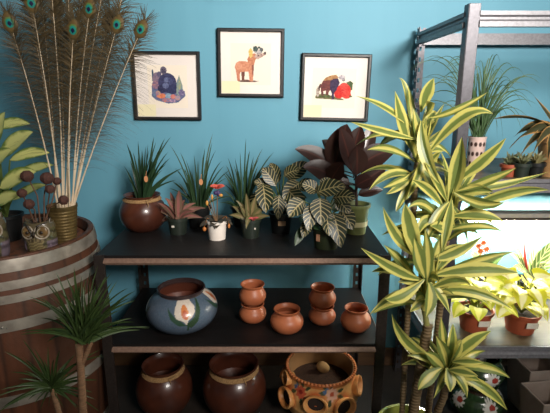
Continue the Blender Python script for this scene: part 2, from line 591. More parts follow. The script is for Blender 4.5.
bison = zp(290, 40, 4.86, ((314, 72), (355, 103)), [
    ('p', [(126, 285), (130, 268), (160, 262), (205, 270), (262, 286), (262, 292), (190, 288)], (84, 88, 58), (128, 116, 78)), ('e', (172, 272, 26, 9), (70, 82, 52), (104, 112, 72)),
    ('e', (138, 252, 8, 26), (206, 196, 186), (150, 130, 116)), ('p', [(138, 235), (146, 215), (152, 214), (146, 250)], (70, 50, 48), (96, 70, 62)),
    ('p', [(150, 222), (160, 200), (185, 186), (210, 190), (210, 235), (192, 248), (188, 268), (178, 268), (176, 246), (164, 250), (166, 272), (156, 272), (152, 245)], (126, 72, 68), (92, 54, 54)),
    ('p', [(160, 200), (172, 184), (198, 172), (222, 168), (234, 182), (214, 196), (190, 194)], (188, 146, 100), (150, 106, 72)),
    ('p', [(196, 200), (210, 188), (232, 186), (240, 205), (238, 240), (226, 262), (216, 260), (218, 290), (206, 290), (204, 258), (196, 240)], (56, 48, 72), (78, 62, 86)),
    ('p', [(226, 262), (228, 240), (242, 205), (246, 210), (234, 256)], (232, 222, 220)),
    ('e', (250, 180, 16, 12), (216, 206, 208), (150, 140, 146)), ('e', (258, 192, 8, 8), (84, 80, 84), (180, 170, 172)),
    ('p', [(272, 205), (290, 196), (304, 206), (302, 240), (290, 246)], (66, 80, 56), (96, 110, 78)),
    ('e', (262, 244, 34, 34), (222, 72, 62), (200, 48, 46)), ('e', (240, 262, 22, 22), (214, 60, 54), (190, 44, 44)), ('e', (276, 266, 22, 18), (228, 84, 72), (196, 50, 48)), ('e', (262, 222, 20, 16), (236, 96, 84), (206, 60, 54)), ('e', (262, 248, 12, 11), (180, 40, 42), (232, 92, 82)),
    ('e', (296, 272, 8, 4), (84, 96, 62))])


def picture(corners, printbox, fn, label, tilt=0.0):
    # corners: TL and BR of the outer frame in wall coordinates
    Yb = WY - 0.024
    tl, br = at(*corners[0], Yb), at(*corners[1], Yb)
    w, h = br.x - tl.x, tl.z - br.z
    c = V(((tl.x + br.x) / 2, Yb, (tl.z + br.z) / 2))
    t = thing('framed_picture', (c.x, WY - 0.001, c.z), label, 'picture', 'framed animal prints on the wall')
    R = Matrix.Rotation(tilt, 3, 'Y')
    fw = 0.016
    b = MB()
    prof = [(0, 0.0), (0, -0.022), (0.004, -0.025), (fw - .003, -0.025), (fw, -0.020), (fw, 0.0)]
    loops = []
    for (ins, d) in prof:
        loop = []
        for sx, sz in ((-1, 1), (1, 1), (1, -1), (-1, -1)):
            loop.append(b.bm.verts.new(V((c.x, WY - 0.001, c.z)) + R @ V((sx * (w / 2 - ins), d, sz * (h / 2 - ins)))))
        loops.append(loop)
    for A, B in zip(loops, loops[1:] + loops[:1]):
        for k in range(4):
            b.bm.faces.new((A[k], A[(k + 1) % 4], B[(k + 1) % 4], B[k]))
    b.build('frame', FRAME, t, smooth=False)
    base = V((c.x, WY - 0.001, c.z))
    def quad(x0, z0, x1, z1, d, nm, m, nx=1, nz=1, paint=None):
        q = MB()
        g = [[q.bm.verts.new(base + R @ V((x0 + (x1 - x0) * i / nx, d, z0 + (z1 - z0) * k / nz))) for i in range(nx + 1)] for k in range(nz + 1)]
        for k in range(nz):
            for i in range(nx):
                q.bm.faces.new((g[k][i], g[k][i + 1], g[k + 1][i + 1], g[k + 1][i]))
        return q.build(nm, m, t, smooth=False, paint=paint)
    iw, ih = w / 2 - fw, h / 2 - fw
    MB().box(base + V((0, -0.007, 0)), (2 * iw + .002, 0.006, 2 * ih + .002), R).build('mat_board', MATB, t, smooth=False)
    # print area in px
    p0, p1 = at(*printbox[0], Yb), at(*printbox[1], Yb)
    # picture sheet
    a0 = at(*printbox[2], Yb); a1 = at(*printbox[3], Yb)
    quad(a0.x - c.x, a1.z - c.z, a1.x - c.x, a0.z - c.z, -0.0106, 'print_sheet', mat('print_paper', (240, 226, 208), (234, 220, 202), 0.8, scale=6, bmp=0), 1, 1)
    q = MB()
    N = 90
    Ri = R.inverted()
    x0, x1, z0, z1 = p0.x - c.x, p1.x - c.x, p1.z - c.z, p0.z - c.z
    g = {}
    cols = {}
    for k in range(N):
        for i in range(N):
            cc = fn((i + .5) / N, (k + .5) / N)
            if cc == (240, 228, 214): continue
            vs = []
            for di, dk in ((0, 0), (1, 0), (1, 1), (0, 1)):
                key = (i + di, k + dk)
                if key not in g:
                    g[key] = q.bm.verts.new(base + R @ V((x0 + (x1 - x0) * key[0] / N, -0.0112, z0 + (z1 - z0) * key[1] / N)))
                vs.append(g[key])
            q.bm.faces.new(vs)
    def pf(wp):
        l = Ri @ (wp - base)
        fx = min(.999, max(0, (l.x - x0) / (x1 - x0))); fz_ = min(.999, max(0, (l.z - z0) / (z1 - z0)))
        for e in ((0, 0), (.012, .012), (-.012, -.012), (.012, -.012), (-.012, .012)):
            cc = fn(fx + e[0], fz_ + e[1])
            if cc != (240, 228, 214): return cc
        return (150, 120, 110)
    q.build('printed_animal', matcol('ink', 0.8, 60, 0.1, 0, 0.2), t, smooth=False, paint=pf)
    quad(-iw + .002, -ih + .002, -iw + 0.095, -ih + 0.062, -0.0108, 'price_card', mat('cream_card', (238, 226, 190), (232, 220, 180), 0.8, scale=8, bmp=0), 1, 1)
    quad(-iw, -ih, iw, ih, -0.0165, 'glass_pane', gl)
    return t


picture(((129.8, 51), (201.5, 120)), ((148, 64), (187, 105), (146, 65), (188, 108)), gorilla, 'black-framed print of a dark blue ape on crystals, nearest the feathers', 0.008)
picture(((216.5, 28), (284, 97)), ((233, 44), (268, 82), (230, 43), (271, 85)), dog, 'black-framed print of a tan animal raising its head, highest of the three', 0.012)
picture(((301.5, 53.5), (368.5, 121)), ((314, 72), (355, 103), (313, 68), (355, 108)), bison, 'black-framed print of a bison with a red flower, beside the tall shelves', 0.022)

# ------------------------------------------------------------------ barrel
BC = V((-1.180, 1.90, 0))
BH = 0.974


def BR(z): return 0.393 - 0.043 * ((z - BH / 2) / (BH / 2)) ** 2


t = thing('wine_barrel', BC, 'old oak wine barrel with metal hoops standing left of the low shelves', 'barrel')
NS = 26
prof = [(BR(BH * k / 40), BH * k / 40) for k in range(41)]
prof = [(BR(0) - .03, 0)] + prof + [(BR(BH) - .004, BH + .001), (BR(BH) - 0.020, BH), (BR(BH) - 0.026, BH - 0.045)]


def seam(a, z):
    f = (a / (2 * PI) * NS) % 1.0
    return 1.0 - (0.006 if min(f, 1 - f) < 0.09 else 0)


def wood_paint(w):
    a = math.atan2(w.y - BC.y, w.x - BC.x) / (2 * PI) * NS
    f = a % 1.0
    k = hsh(math.floor(a), 3.0)
    c = mixc((112, 64, 40), (84, 50, 33), k)
    c = mixc(c, (84, 52, 34), 0.5 * hsh(round(a * 9), round(w.z * 6)))
    if min(f, 1 - f) < 0.07: c = mixc(c, (44, 28, 20), .55)
    return c


MB().lathe(prof, BC, NS * 8, None, seam).build('staves', matcol('barrel_wood', 0.55, 30, 0.3, 0.25), t, paint=wood_paint)


def head_paint(w):
    k = hsh(math.floor((w.x + 2) / 0.075), 1.0)
    e = ((w.x + 2) / 0.075) % 1.0
    c = mixc((138, 78, 48), (108, 60, 38), k)
    return (40, 24, 16) if e < .06 else c


hb = MB()
hb.lathe([(0, BH - .045)] + [(0.0132 * k, BH - .045) for k in range(1, 25)], BC, 96)
hb.build('barrel_head', matcol('barrel_wood', 0.55, 30, 0.3, 0.25), t, smooth=False, paint=head_paint)
HOOP = mat('galvanized_hoop', (188, 178, 164), (132, 122, 110), 0.38, 0.45, scale=14, bmp=0.1)
for zt, zb in ((0.966, 0.918), (0.885, 0.852), (0.832, 0.800), (0.735, 0.690), (0.42, 0.37), (0.10, 0.03)):
    hp = MB().lathe([(BR(zb) + .0005, zb), (BR(zb) + .004, zb), (BR((zb + zt) / 2) + .0045, (zt + zb) / 2), (BR(zt) + .004, zt), (BR(zt) + .0005, zt)], BC, 96).build('hoop', HOOP, t)
    rb = MB()
    zz = (zt + zb) / 2
    a = math.atan2(-0.325, 0.135)
    d = V((math.cos(a), math.sin(a), 0))
    rb.ball(BC + d * (BR(zz) + .004) + V((0, 0, zz)), 0.006, (1, 1, 1), 10, 6)
    rb.ball(BC + d * (BR(zz) + .004) + V((0.012, -0.0, zz - .1 * (zt - zb))) + V((0.004, 0.003, 0)), 0.003, (1, 1, 1), 8, 5)
    o = rb.build('rivet', mat('rivet_steel', (176, 170, 160), rough=0.35, metal=0.8), t)
    mw = o.matrix_world.copy(); o.parent = hp

ZH = BH - 0.045                # barrel head level
# gold vase
VC = V((-0.914, 1.875, ZH))
VT = 0.182
vp = [(0, 0), (0.040, 0), (0.042, 0.003)]
for k in range(1, 96):
    z = 0.003 + (VT - 0.02) * k / 96
    vp.append((0.042 + 0.018 * k / 96 + 0.0007 * math.sin(k * 2 * PI / 8), z))
vp += [(0.061, VT - .015), (0.0625, VT - .003), (0.062, VT), (0.060, VT), (0.056, VT - .02), (0.040, 0.01), (0, 0.008)]
vase = MB().lathe(vp, VC, 48).build('metal_vase', mat('antique_gold', (140, 116, 70), (96, 80, 50), 0.4, 0.55, scale=30), loc=VC)
tag(vase, 'ribbed antique gold metal vase holding the peacock feathers', 'vase')

# ------------------------------------------------------------------ peacock feathers
SHAFT = mat('feather_shaft', (232, 212, 184), (204, 180, 148), 0.5, scale=12, bmp=0)
BARB = mat('feather_barb', (92, 74, 44), (64, 56, 36), 0.5, scale=30, bmp=0)
EYEM = matcol('feather_eye', 0.55, 80, 0.2, 0.05, 0.25)


def feather(um, eye, Ye, label, face=True, has_eye=True, dens=1.0, group=None, dark=False):
    mouth = at(um, 207, VC.y + random.uniform(-.02, .02))
    mouth.z = VC.z + VT
    mx = V((mouth.x - VC.x, mouth.y - VC.y, 0))
    if mx.length > 0.051: mx = mx.normalized() * 0.051
    mouth = VC + mx + V((0, 0, VT))
    base = VC + mx * 0.45 + V((0, 0, 0.02))
    E = at(eye[0], eye[1], Ye)
    d = (E - mouth)
    t = thing('peacock_feather', base, label, 'feather', group)
    side = V((1, 0, 0)) * (1 if eye[0] > 70 else -1)
    ctrl = mouth + d * 0.5 - side * 0.02
    pts = [base]
    for k in range(15):
        q = k / 14
        pts.append(mouth * (1 - q) ** 2 + ctrl * 2 * q * (1 - q) + E * q * q)
    rad = [0.0040] + [0.0042 - 0.0036 * (k / 14) ** .8 for k in range(15)]
    def shaft_col(w):
        q = (w - mouth).dot(d) / d.length_squared
        return mixc((232, 212, 184), (112, 88, 60), max(0, min(1, (q - .15) / .6)))
    MB().tube(pts, rad, 6).build('shaft', matcol('feather_shaft', .5, 12, .15, 0), t, paint=shaft_col)
    # barbs
    b = MB()
    def bez(q): return mouth * (1 - q) ** 2 + ctrl * 2 * q * (1 - q) + E * q * q
    L = d.length
    n = int(165 * dens)
    for k in range(n):
        q = 0.22 + 0.83 * (k / n) ** 0.52
        q = min(q, 1.04)
        p = bez(min(q, 1.0)) + (d.normalized() * (q - 1) * L if q > 1 else V((0, 0, 0)))
        T = (bez(min(1, q + .01)) - bez(min(1, q + .01) - .02)).normalized()
        for sgn in (-1, 1):
            ph = random.uniform(-.8, .8)
            S = T.cross(V((0, -1, 0))).normalized() * sgn
            S = (S * math.cos(ph) + V((0, -1, 0)) * math.sin(ph)).normalized()
            near = max(0, (q - 0.72) / 0.3)
            ln = (0.085 + 0.05 * random.random()) * (1 - 0.45 * near) * min(1.0, 0.5 + q)
            ang = math.radians(random.uniform(35, 65) - 16 * near)
            D = (T * math.cos(ang) + S * math.sin(ang)).normalized()
            w = random.uniform(0.0006, 0.0010) * (1.45 if near > .2 else 1)
            prev = None
            wd = D.cross(V((0, -1, 0.2))).normalized()
            for j in range(6):
                s_ = j / 5
                pt = p + D * ln * s_ + V((0, 0, -0.05 * (1 - near) * s_ * s_ * ln / 0.1)) + S * 0.03 * s_ * s_ * (1 - near) + V((random.uniform(-1, 1), random.uniform(-1, 1), random.uniform(-1, 1))) * 0.0022 * (j > 0)
                ww = w * (1 - .7 * s_)
                cur = (b.bm.verts.new(pt - wd * ww), b.bm.verts.new(pt + wd * ww))
                if prev: b.bm.faces.new((prev[0], prev[1], cur[1], cur[0]))
                prev = cur
    b.build('barbs', BARB, t)
    if has_eye:
        T = (E - ctrl).normalized()
        nrm = V((random.uniform(-.25, .25), -1, random.uniform(-.1, .2))).normalized()
        nrm = (nrm - T * nrm.dot(T)).normalized()
        S = T.cross(nrm).normalized()
        a_, l_ = 0.026, 0.037
        eb = MB()
        R_ = 14; SG = 40
        rings = []
        info = []
        for r in range(R_ + 1):
            ring = []
            for k in range(SG if r else 1):
                an = 2 * PI * k / SG
                x, y = math.cos(an) * r / R_, math.sin(an) * r / R_
                xx = x * (1 - .18 * y)
                ring.append(eb.bm.verts.new(E + S * xx * a_ + T * (y * l_ - .004) + nrm * (0.006 * (1 - (r / R_) ** 2) + .003)))
                info.append((xx, y))
            rings.append(ring)
        for r in range(R_):
            A, B = rings[r], rings[r + 1]
            for k in range(SG):
                if r == 0: eb.bm.faces.new((A[0], B[k], B[(k + 1) % SG]))
                else: eb.bm.faces.new((A[k], B[k], B[(k + 1) % SG], A[(k + 1) % SG]))
        it = iter(info)
        def ep(w):
            x, y = next(it)
            if dark:
                r = math.hypot(x, y)
                return (46, 44, 36) if r < .55 else (70, 58, 38)
            if ell(x, y, 0, -.14, .27, .22): return (20, 22, 58)
            if ell(x, y, 0, -.10, .50, .42): return (22, 128, 116)
            if ell(x, y, 0, -.04, .60, .53): return (84, 116, 62)
            if math.hypot(x, y) < .86: return (98, 78, 44)
            return (84, 70, 42)
        eb.build('eye_spot', EYEM, t, paint=ep)
    return t


feather(58, (9.5, 21), 1.78, 'peacock feather with a green eye spot at far left')
feather(60, (31.5, 1), 1.78, 'peacock feather whose bright green eye spot is cut by the photo top', dens=1.2)
feather(64, (57, 6), 1.92, 'peacock feather turned away, with a dull dark eye spot', dark=True, dens=1.3)
feather(70, (74, 28), 1.76, 'peacock feather with the lowest eye spot near the middle of the bunch', dens=1.4)
feather(73, (90, 7), 1.80, 'peacock feather with a teal and blue eye spot right of the middle', dens=1.3)
feather(77, (109, 20), 1.94, 'peacock feather turned away, half hidden behind its right neighbour', dark=True)
feather(78, (118, 23), 1.86, 'peacock feather with a small eye spot, second from the right')
feather(82, (142, 28), 1.84, 'peacock feather leaning furthest right, over the ape picture frame')
tall_lb = 'tall peacock feather whose tip rises out of the photo'
for (um, e, Y) in ((57, (40, -12), 1.9), (62, (22, -30), 1.86), (63, (50, -25), 1.8), (66, (68, -20), 1.85), (68, (82, -14), 1.93), (72, (104, -16), 1.88), (75, (128, -24), 1.92)):
    feather(um, e, Y, tall_lb, has_eye=True, dens=1.35, group='feathers with tips above the photo')

# ------------------------------------------------------------------ owls, seed pods, big leafy plant on the barrel
OWLM = matcol('owl_glaze', 0.3, 60, 0.2, 0.15, 0.6, 0.4)


def owl(c, w, h, label, yaw):
    """hollow ceramic owl planter, w wide, h high, facing yaw (0 = towards viewer)"""
    t = thing('owl_planter', c, label, 'planter')
    Rz = Matrix.Rotation(yaw, 3, 'Z')
    r = w / 2
    pr = [(0, 0), (r * .70, 0), (r * .80, h * .03), (r * .94, h * .2), (r, h * .4), (r * .97, h * .58), (r * .93, h * .7), (r * .96, h * .84), (r * .88, h * .95), (r * .74, h), (r * .64, h * .99), (r * .6, h * .9), (r * .55, h * .3), (0, h * .25)]
    dense = []
    for (a, b2) in zip(pr, pr[1:]):
        for k in range(5): dense.append((a[0] + (b2[0] - a[0]) * k / 5, a[1] + (b2[1] - a[1]) * k / 5))
    dense.append(pr[-1])
    def paint(wp):
        l = Rz.inverted() @ (wp - V(c))
        x, z = l.x / r, l.z / h
        if l.x ** 2 + l.y ** 2 < (r * .66) ** 2: return (50, 40, 30)
        front = l.y < 0
        col = (98, 92, 62) if math.sin(z * 34 + 3 * math.cos(x * 5)) > -.4 else (66, 62, 44)
        if z > .82: col = (96, 84, 60)
        if front and abs(x) < .46 and z < .5:
            col = (150, 134, 92) if math.sin(z * h * 520 + math.cos(x * 12) * 1.5) > 0 else (92, 78, 52)
        if front and abs(x) < .6 and .48 < z < .66:
            col = (74, 64, 46) if math.sin(x * 26) > .1 else (140, 122, 86)
        if abs(x) > .66 and z < .5 and l.y < r * .1:
            col = (118, 102, 112) if math.sin(z * 30) > -.3 else (84, 72, 80)
        return col
    MB().lathe(dense, c, 72, None, None, (1, .82)).build('body', OWLM, t, paint=paint)
    def P(x, y, z): return V(c) + Rz @ V((x, y, z))
    cream = mat('owl_cream', (178, 164, 146), (140, 126, 106), 0.35, scale=60)
    dk = mat('owl_dark', (52, 42, 32), rough=0.35)
    for sgn in (-1, 1):
        RX = Rz @ Matrix.Rotation(sgn * 0.38, 3, 'Z') @ Matrix.Rotation(PI / 2 - .1, 3, 'X')
        ec = P(sgn * r * .43, -r * .72, h * .74)
        e = MB()
        e.torus(ec, r * .41, r * .055, RX, 32, 8)
        e.torus(ec, r * .25, r * .03, RX, 24, 6)
        eo = e.build('eye_ring', cream, t)
        q = MB(); q.ball(ec + Rz @ V((0, .003, 0)), r * .36, (1, .25, 1), 16, 8, Rz)
        q.build('eye', mat('owl_eye', (134, 104, 66), (96, 76, 48), 0.3), t)
        q = MB(); q.ball(ec + Rz @ V((0, -r * .085, 0)), r * .11, (1, .4, 1), 12, 8, Rz); q.build('pupil', dk, t)
        q = MB(); q.tube([P(sgn * r * .06, -r * .92, h * .70), P(sgn * r * .30, -r * .90, h * .93), P(sgn * r * .74, -r * .50, h * 1.0)], [r * .05, r * .07, r * .03], 8); q.build('brow', dk, t)
        q = MB()
        tip = P(sgn * r * .78, -r * .1, h * 1.07)
        q.tube([P(sgn * r * .62, -r * .12, h * .90), P(sgn * r * .72, -r * .1, h * .99), tip], [r * .2, r * .13, r * .02], 10)
        q.build('ear_tuft', mat('owl_brown', (84, 70, 48), (60, 50, 36), 0.4), t)
        q = MB()
        q.ball(P(sgn * r * .74, -r * .38, h * .34), r * .24, (.5, .7, 1.4), 16, 12, Rz)
        q.build('wing', mat('owl_lavender', (118, 100, 112), (84, 70, 76), 0.35, scale=80), t)
    q = MB()
    q.tube([P(0, -r * .80, h * .78), P(0, -r * 1.0, h * .69), P(0, -r * .92, h * .60)], [r * .10, r * .12, r * .01], 10)
    q.build('beak', dk, t)
    q = MB(); q.ball(P(0, -r * .80, h * .12), r * .16, (1.2, .4, .8), 16, 10, Rz); q.build('belly_gem', mat('owl_green', (64, 116, 76), rough=0.2), t)
    return t


def onbarrel(u, Y): return V(((at(u, 230, Y)).x, Y, ZH))


OW = onbarrel(40, 1.745)
owl((OW.x, 1.745, ZH), 0.126, 0.150, 'small ceramic owl planter with ringed eyes beside the gold vase', 0.05)
OW2 = onbarrel(1, 1.70)
owl((OW2.x - .022, 1.66, ZH), 0.135, 0.19, 'larger ceramic owl planter cut off by the left photo edge', 0.3)

POD = mat('seed_pod', (92, 54, 42), (58, 34, 28), 0.8, scale=120, bmp=0.6)
TWIG = mat('twig', (112, 78, 58), (84, 58, 42), 0.7, scale=50)
ob_ = V((OW.x, 1.745, ZH + .06))
pods = [((27, 176), 1.72, 'dried brown seed pod highest at left above the owl', (38, 215), 11),
        ((22, 193), 1.70, 'dried brown seed pod on a bent twig above the left owl', (34, 218), 8.5),
        ((47, 178), 1.73, 'dried brown seed pod highest of the cluster over the small owl', (43, 214), 11.5),
        ((57, 181), 1.76, 'small dried brown seed pod right of the cluster', (46, 215), 7.5),
        ((50, 189), 1.71, 'dried brown seed pod hanging in the middle of the cluster', (45, 215), 8.5),
        ((63.5, 200), 1.70, 'dried brown seed pod in front of the gold vase rim', (44, 216), 9),
        ((29, 204), 1.71, 'dried brown seed pod lowest, just over the left eye of the owl', (36, 215), 9.5)]
for (e, Y, lb, mth_, px) in pods:
    E = at(e[0], e[1], Y)
    Mo = at(mth_[0], mth_[1], 1.745)
    dx = Mo - V((OW.x, 1.745, 0))
    Mo = V((OW.x + max(-.03, min(.03, dx.x)), 1.745 + random.uniform(-.008, .014), ZH + .15))
    t = thing('seed_pod_stem', (Mo.x, Mo.y, ZH + .045), lb, 'seed pod')
    bs = V((OW.x + (Mo.x - OW.x) * .6, 1.745, ZH + .045))
    c1 = Mo.lerp(E, .5) + V((random.uniform(-.02, .02), 0, .01))
    MB().tube([bs, Mo, c1, E], [0.003, 0.003, 0.0026, 0.0022], 7).build('twig', TWIG, t)
    r = px / 2 / 240.0 * 1.02
    MB().lathe([(0, -r), (r * .5, -r * .9), (r * .92, -r * .4), (r, 0), (r * .9, r * .45), (r * .5, r * .85), (r * .35, r * .8), (0, r * .72)], E, 20, None, lambda a, z: 1 + .07 * math.sin(a * 7)).build('pod', POD, t)

# dieffenbachia
POTG = mat('green_plastic', (44, 52, 44), (30, 36, 30), 0.4, scale=20, bmp=0.03)
POTB = mat('black_plastic', (26, 27, 27), (18, 19, 19), 0.4, scale=20, bmp=0.03)
SOIL = mat('soil', (46, 34, 26), (26, 20, 16), 0.95, scale=90, bmp=0.9)


def pot_profile(rt, rb, h, lip=0.006, lh=0.014):
    return [(0, 0), (rb, 0), (rb + (rt - rb) * (1 - lh / h) - .001, h - lh), (rt + lip, h - lh), (rt + lip, h), (rt - .003, h), (rt - .008, h * .8), (rb * .9, .012), (0, .012)]


def pot(t, c, rt, rb, h, m, soil=True, name='pot', lip=0.004):
    o = MB().lathe(pot_profile(rt, rb, h, lip), c, 40).build(name, m, t)
    if soil:
        MB().lathe([(0, h * .86), ((rt) * .9, h * .85)], c, 32).build('soil', SOIL, t)
    return o


DC = V((-1.21, 1.955, ZH))
t = thing('leafy_plant', DC, 'broad yellow-green leaved plant behind the owls at the left edge', 'plant')
pot(t, DC, 0.068, 0.05, 0.12, POTB)
b = MB()
tips = [((33, 132), (0, 158), .085, 1.78), ((30, 124), (-6, 128), .06, 1.86), ((50, 153), (10, 160), .06, 1.84), ((36, 172), (0, 188), .085, 1.74), ((20, 195), (-8, 205), .07, 1.76), ((5, 112), (-8, 150), .07, 1.82),
        ((-30, 120), (-20, 160), .09, 1.85), ((-45, 160), (-25, 180), .09, 1.8), ((54, 165), (14, 178), .055, 1.92), ((12, 150), (-14, 172), .08, 1.72), ((46, 185), (12, 200), .05, 1.9)]
sb = MB()
for (tp, bs, w, Y) in tips:
    P1 = at(tp[0], tp[1], Y); P0 = at(bs[0], bs[1], Y + .02)
    b.leaf(P0, P1, w, 0.12, (0.1, -.75, .65), .18, 12, 'oval', 6)
    sb.tube([DC + V((0, 0, .10)), DC.lerp(P0, .6) + V((0, 0, .05)), P0], [.005, .004, .003], 6)
b.build('foliage', leafmat('dieffenbachia_leaf', 'broad', (104, 128, 56), (226, 222, 140), 0.4, .25), t)
sb.build('stems', mat('green_stem', (110, 128, 62), (84, 100, 50), 0.5), t)

# ------------------------------------------------------------------ helper for plants made of blades


def blades(b, base, tips, w, arch, Yr, spread=0.012, n=8, across=2, prof='blade', extra=None):
    for tp in tips:
        Y = tp[2] if len(tp) > 2 else base.y + random.uniform(-Yr, Yr)
        P1 = at(tp[0], tp[1], Y)
        o = V((P1.x - base.x, P1.y - base.y, 0))
        o = o.normalized() * spread * random.uniform(.2, 1) if o.length > 1e-4 else V((0, 0, 0))
        P0 = base + o
        L = (P1 - P0).length
        C = P0 + V(((P1.x - P0.x) * .32, (P1.y - P0.y) * .32, (P1.z - P0.z) * .5 + arch * L))
        b.leaf(P0, P1, w * random.uniform(.8, 1.15), 0, (random.uniform(-.6, .6), -.9, .3), .35, n, prof, across, C)


# ---- top shelf: brown round pot with spiky plant
BROWN = mat('brown_glaze', (90, 46, 30), (58, 30, 22), 0.32, 0, scale=9, bmp=0.06, coat=0.3)
JUTE = mat('jute', (186, 146, 98), (140, 104, 66), 0.9, scale=160, bmp=0.8)


def round_pot_profile(R, h, rim):
    p = [(0, 0), (R * .55, 0), (R * .62, .004)]
    for k in range(1, 20):
        q = k / 20
        p.append((R * (0.62 + 0.38 * math.sin(PI * (q * .78 + .02)) ** .8) if q < .62 else R - (R - rim * .93) * ((q - .62) / .38) ** 2, h * .9 * q))
    # smooth belly
    p = [(0, 0), (R * .58, 0)]
    for k in range(1, 24):
        q = k / 24
        ang = -PI / 2 * .62 + q * (PI / 2 * .62 + math.acos(min(1, rim * .90 / R)))
        p.append((R * math.cos(ang), 0))
    zs0 = -math.sin(PI / 2 * .62); zs1 = math.sin(math.acos(min(1, rim * .90 / R)))
    out = [(0, 0)]
    for k in range(0, 25):
        q = k / 24
        ang = -PI / 2 * .62 + q * (PI / 2 * .62 + math.acos(min(1, rim * .90 / R)))
        out.append((R * math.cos(ang), (math.sin(ang) - zs0) / (zs1 - zs0) * h * .90))
    out += [(rim * .9, h * .92), (rim, h * .97), (rim * 1.01, h), (rim * .96, h), (rim * .86, h * .93), (rim * .84, h * .88), (R * .86, h * .55), (R * .5, h * .1), (0, h * .08)]
    return out


def brown_pot(c, R, h, rim, label, cat='pot', soil=False, group=None, name='clay_pot', bow=True, soil_z=.86):
    t = thing(name, c, label, cat, group)
    MB().lathe(round_pot_profile(R, h, rim), c, 56).build('pot', BROWN, t)
    rr = rim * .90
    j = MB()
    for k in range(4):
        j.torus(V(c) + V((0, 0, h * (.865 + .016 * k))), rr + .010 - .002 * k, h * .013 + .0014, None, 48, 6)
    if bow:
        a = -PI / 2 + .5
        d = V((math.cos(a), math.sin(a), 0))
        K = V(c) + d * (rr + .013) + V((0, 0, h * .9))
        j.tube([K, K + V((.02, -.006, .012)), K + V((.034, -.004, .02))], [.003, .002, .001], 6)
        j.tube([K, K + V((.010, -.008, -.016)), K + V((.006, -.008, -.03))], [.003, .002, .001], 6)
        j.ball(K, .006, (1, 1, 1), 8, 6)
    j.build('jute_band', JUTE, t)
    if soil: MB().lathe([(0, h * soil_z), (rim * .86, h * soil_z - .002)], c, 32).build('soil', SOIL, t)
    return t


PC = at_z(145.5, 228, Z1); PC.y -= 0.02; PC = V((PC.x, PC.y, Z1))
t = brown_pot(PC, 0.112, 0.178, 0.088, 'spiky dark green plant in a round brown pot with a jute band', 'plant', True, None, 'potted_plant')
SPIKY = leafmat('spiky_leaf', 'rib', (34, 58, 36), (58, 86, 54), 0.4, .1)
base = PC + V((0, 0, .152))
b = MB()
blades(b, base, [(126.5, 143), (138, 141), (154, 136.5), (171, 136.5), (165, 138), (182.5, 168), (124, 166), (146, 146), (149, 150), (160, 148), (133, 152), (130, 160), (168, 152), (141, 156), (153, 158), (174, 172), (128, 178), (157, 162), (150, 165), (137, 168), (143, 170), (162, 170), (135, 178), (165, 178), (148, 144), (156, 142), (142, 150), (163, 146), (130, 150), (138, 158), (159, 156), (170, 158), (147, 158), (127, 172), (176, 180), (152, 152), (145, 162), (166, 164), (134, 166)], .015, .12, .10, .034)
b.build('foliage', SPIKY, t)
TAGM = mat('paper_tag', (214, 150, 102), (190, 124, 80), 0.7, scale=30, bmp=0)
PIC = mat('white_label', (224, 214, 200), (206, 196, 182), 0.7, scale=60, bmp=0)


def plant_tag(t, u, v, Y, w=.018, h=.030):
    c = at(u, v, Y)
    q = MB()
    q.lathe([(0, -.0008), (w / 2, -.0008), (w / 2, .0008), (0, .0008)], c, 20, Matrix.Rotation(PI / 2, 3, 'X') @ Matrix.Diagonal((1, h / w, 1)))
    q.tube([c + V((0, .002, h / 2)), c + V((0.002, .008, h / 2 + .022))], .001, 5)
    q.build('price_tag', TAGM, t)


plant_tag(t, 146, 179, PC.y - .09)

# ---- two grassy plants at the back of the top shelf
GRASS = leafmat('grass_leaf', 'rib', (42, 66, 40), (68, 94, 56), 0.45, .1)
for (u, tips, lb, tg) in ((199, [(170, 145), (213, 133), (172, 181), (224, 166), (213, 156), (198, 161), (180, 152), (186, 160), (205, 148), (176, 168), (190, 170), (219, 172), (209, 165), (226, 178), (182, 176), (203, 155), (194, 155), (216, 150), (169, 188), (230, 170), (208, 172), (187, 182), (200, 175)],
                           'tall spiky green plant with an orange tag, behind the reddish bromeliad', True),
                          (243, [(246, 138), (263, 148), (274, 152), (226, 165), (222, 172), (235, 158), (254, 156), (229, 178), (268, 165), (240, 152), (258, 166), (250, 150), (232, 168), (224, 184), (264, 176), (247, 162), (238, 170), (252, 172), (228, 158), (259, 158)],
                           'tall spiky green plant without a tag, left of the striped-leaf plants', False)):
    Yp = 2.20 if tg else 2.22
    bp = at(u, 222, Yp); c = V((bp.x, Yp, Z1))
    t = thing('spiky_plant', c, lb, 'plant', 'spiky plants at the back of the top shelf')
    pot(t, c, 0.062, 0.048, 0.105, POTB)
    b = MB()
    blades(b, c + V((0, 0, .088)), tips + [(a_ + random.uniform(-7, 7), b_ + random.uniform(6, 26)) for a_, b_ in tips], .0115, .16, .11, .036)
    b.build('foliage', GRASS, t)
    if tg: plant_tag(t, 201, 182, Yp - .10)

# ---- small pots in front
def small_pot(u, v, rt, rb, h, m, t_name, label, cat='plant', soil=True):
    c = at_z(u, v, Z1); c.y += rb * .8
    t = thing(t_name, c, label, cat)
    pot(t, c, rt, rb, h, m, soil, lip=0.003)
    return t, c


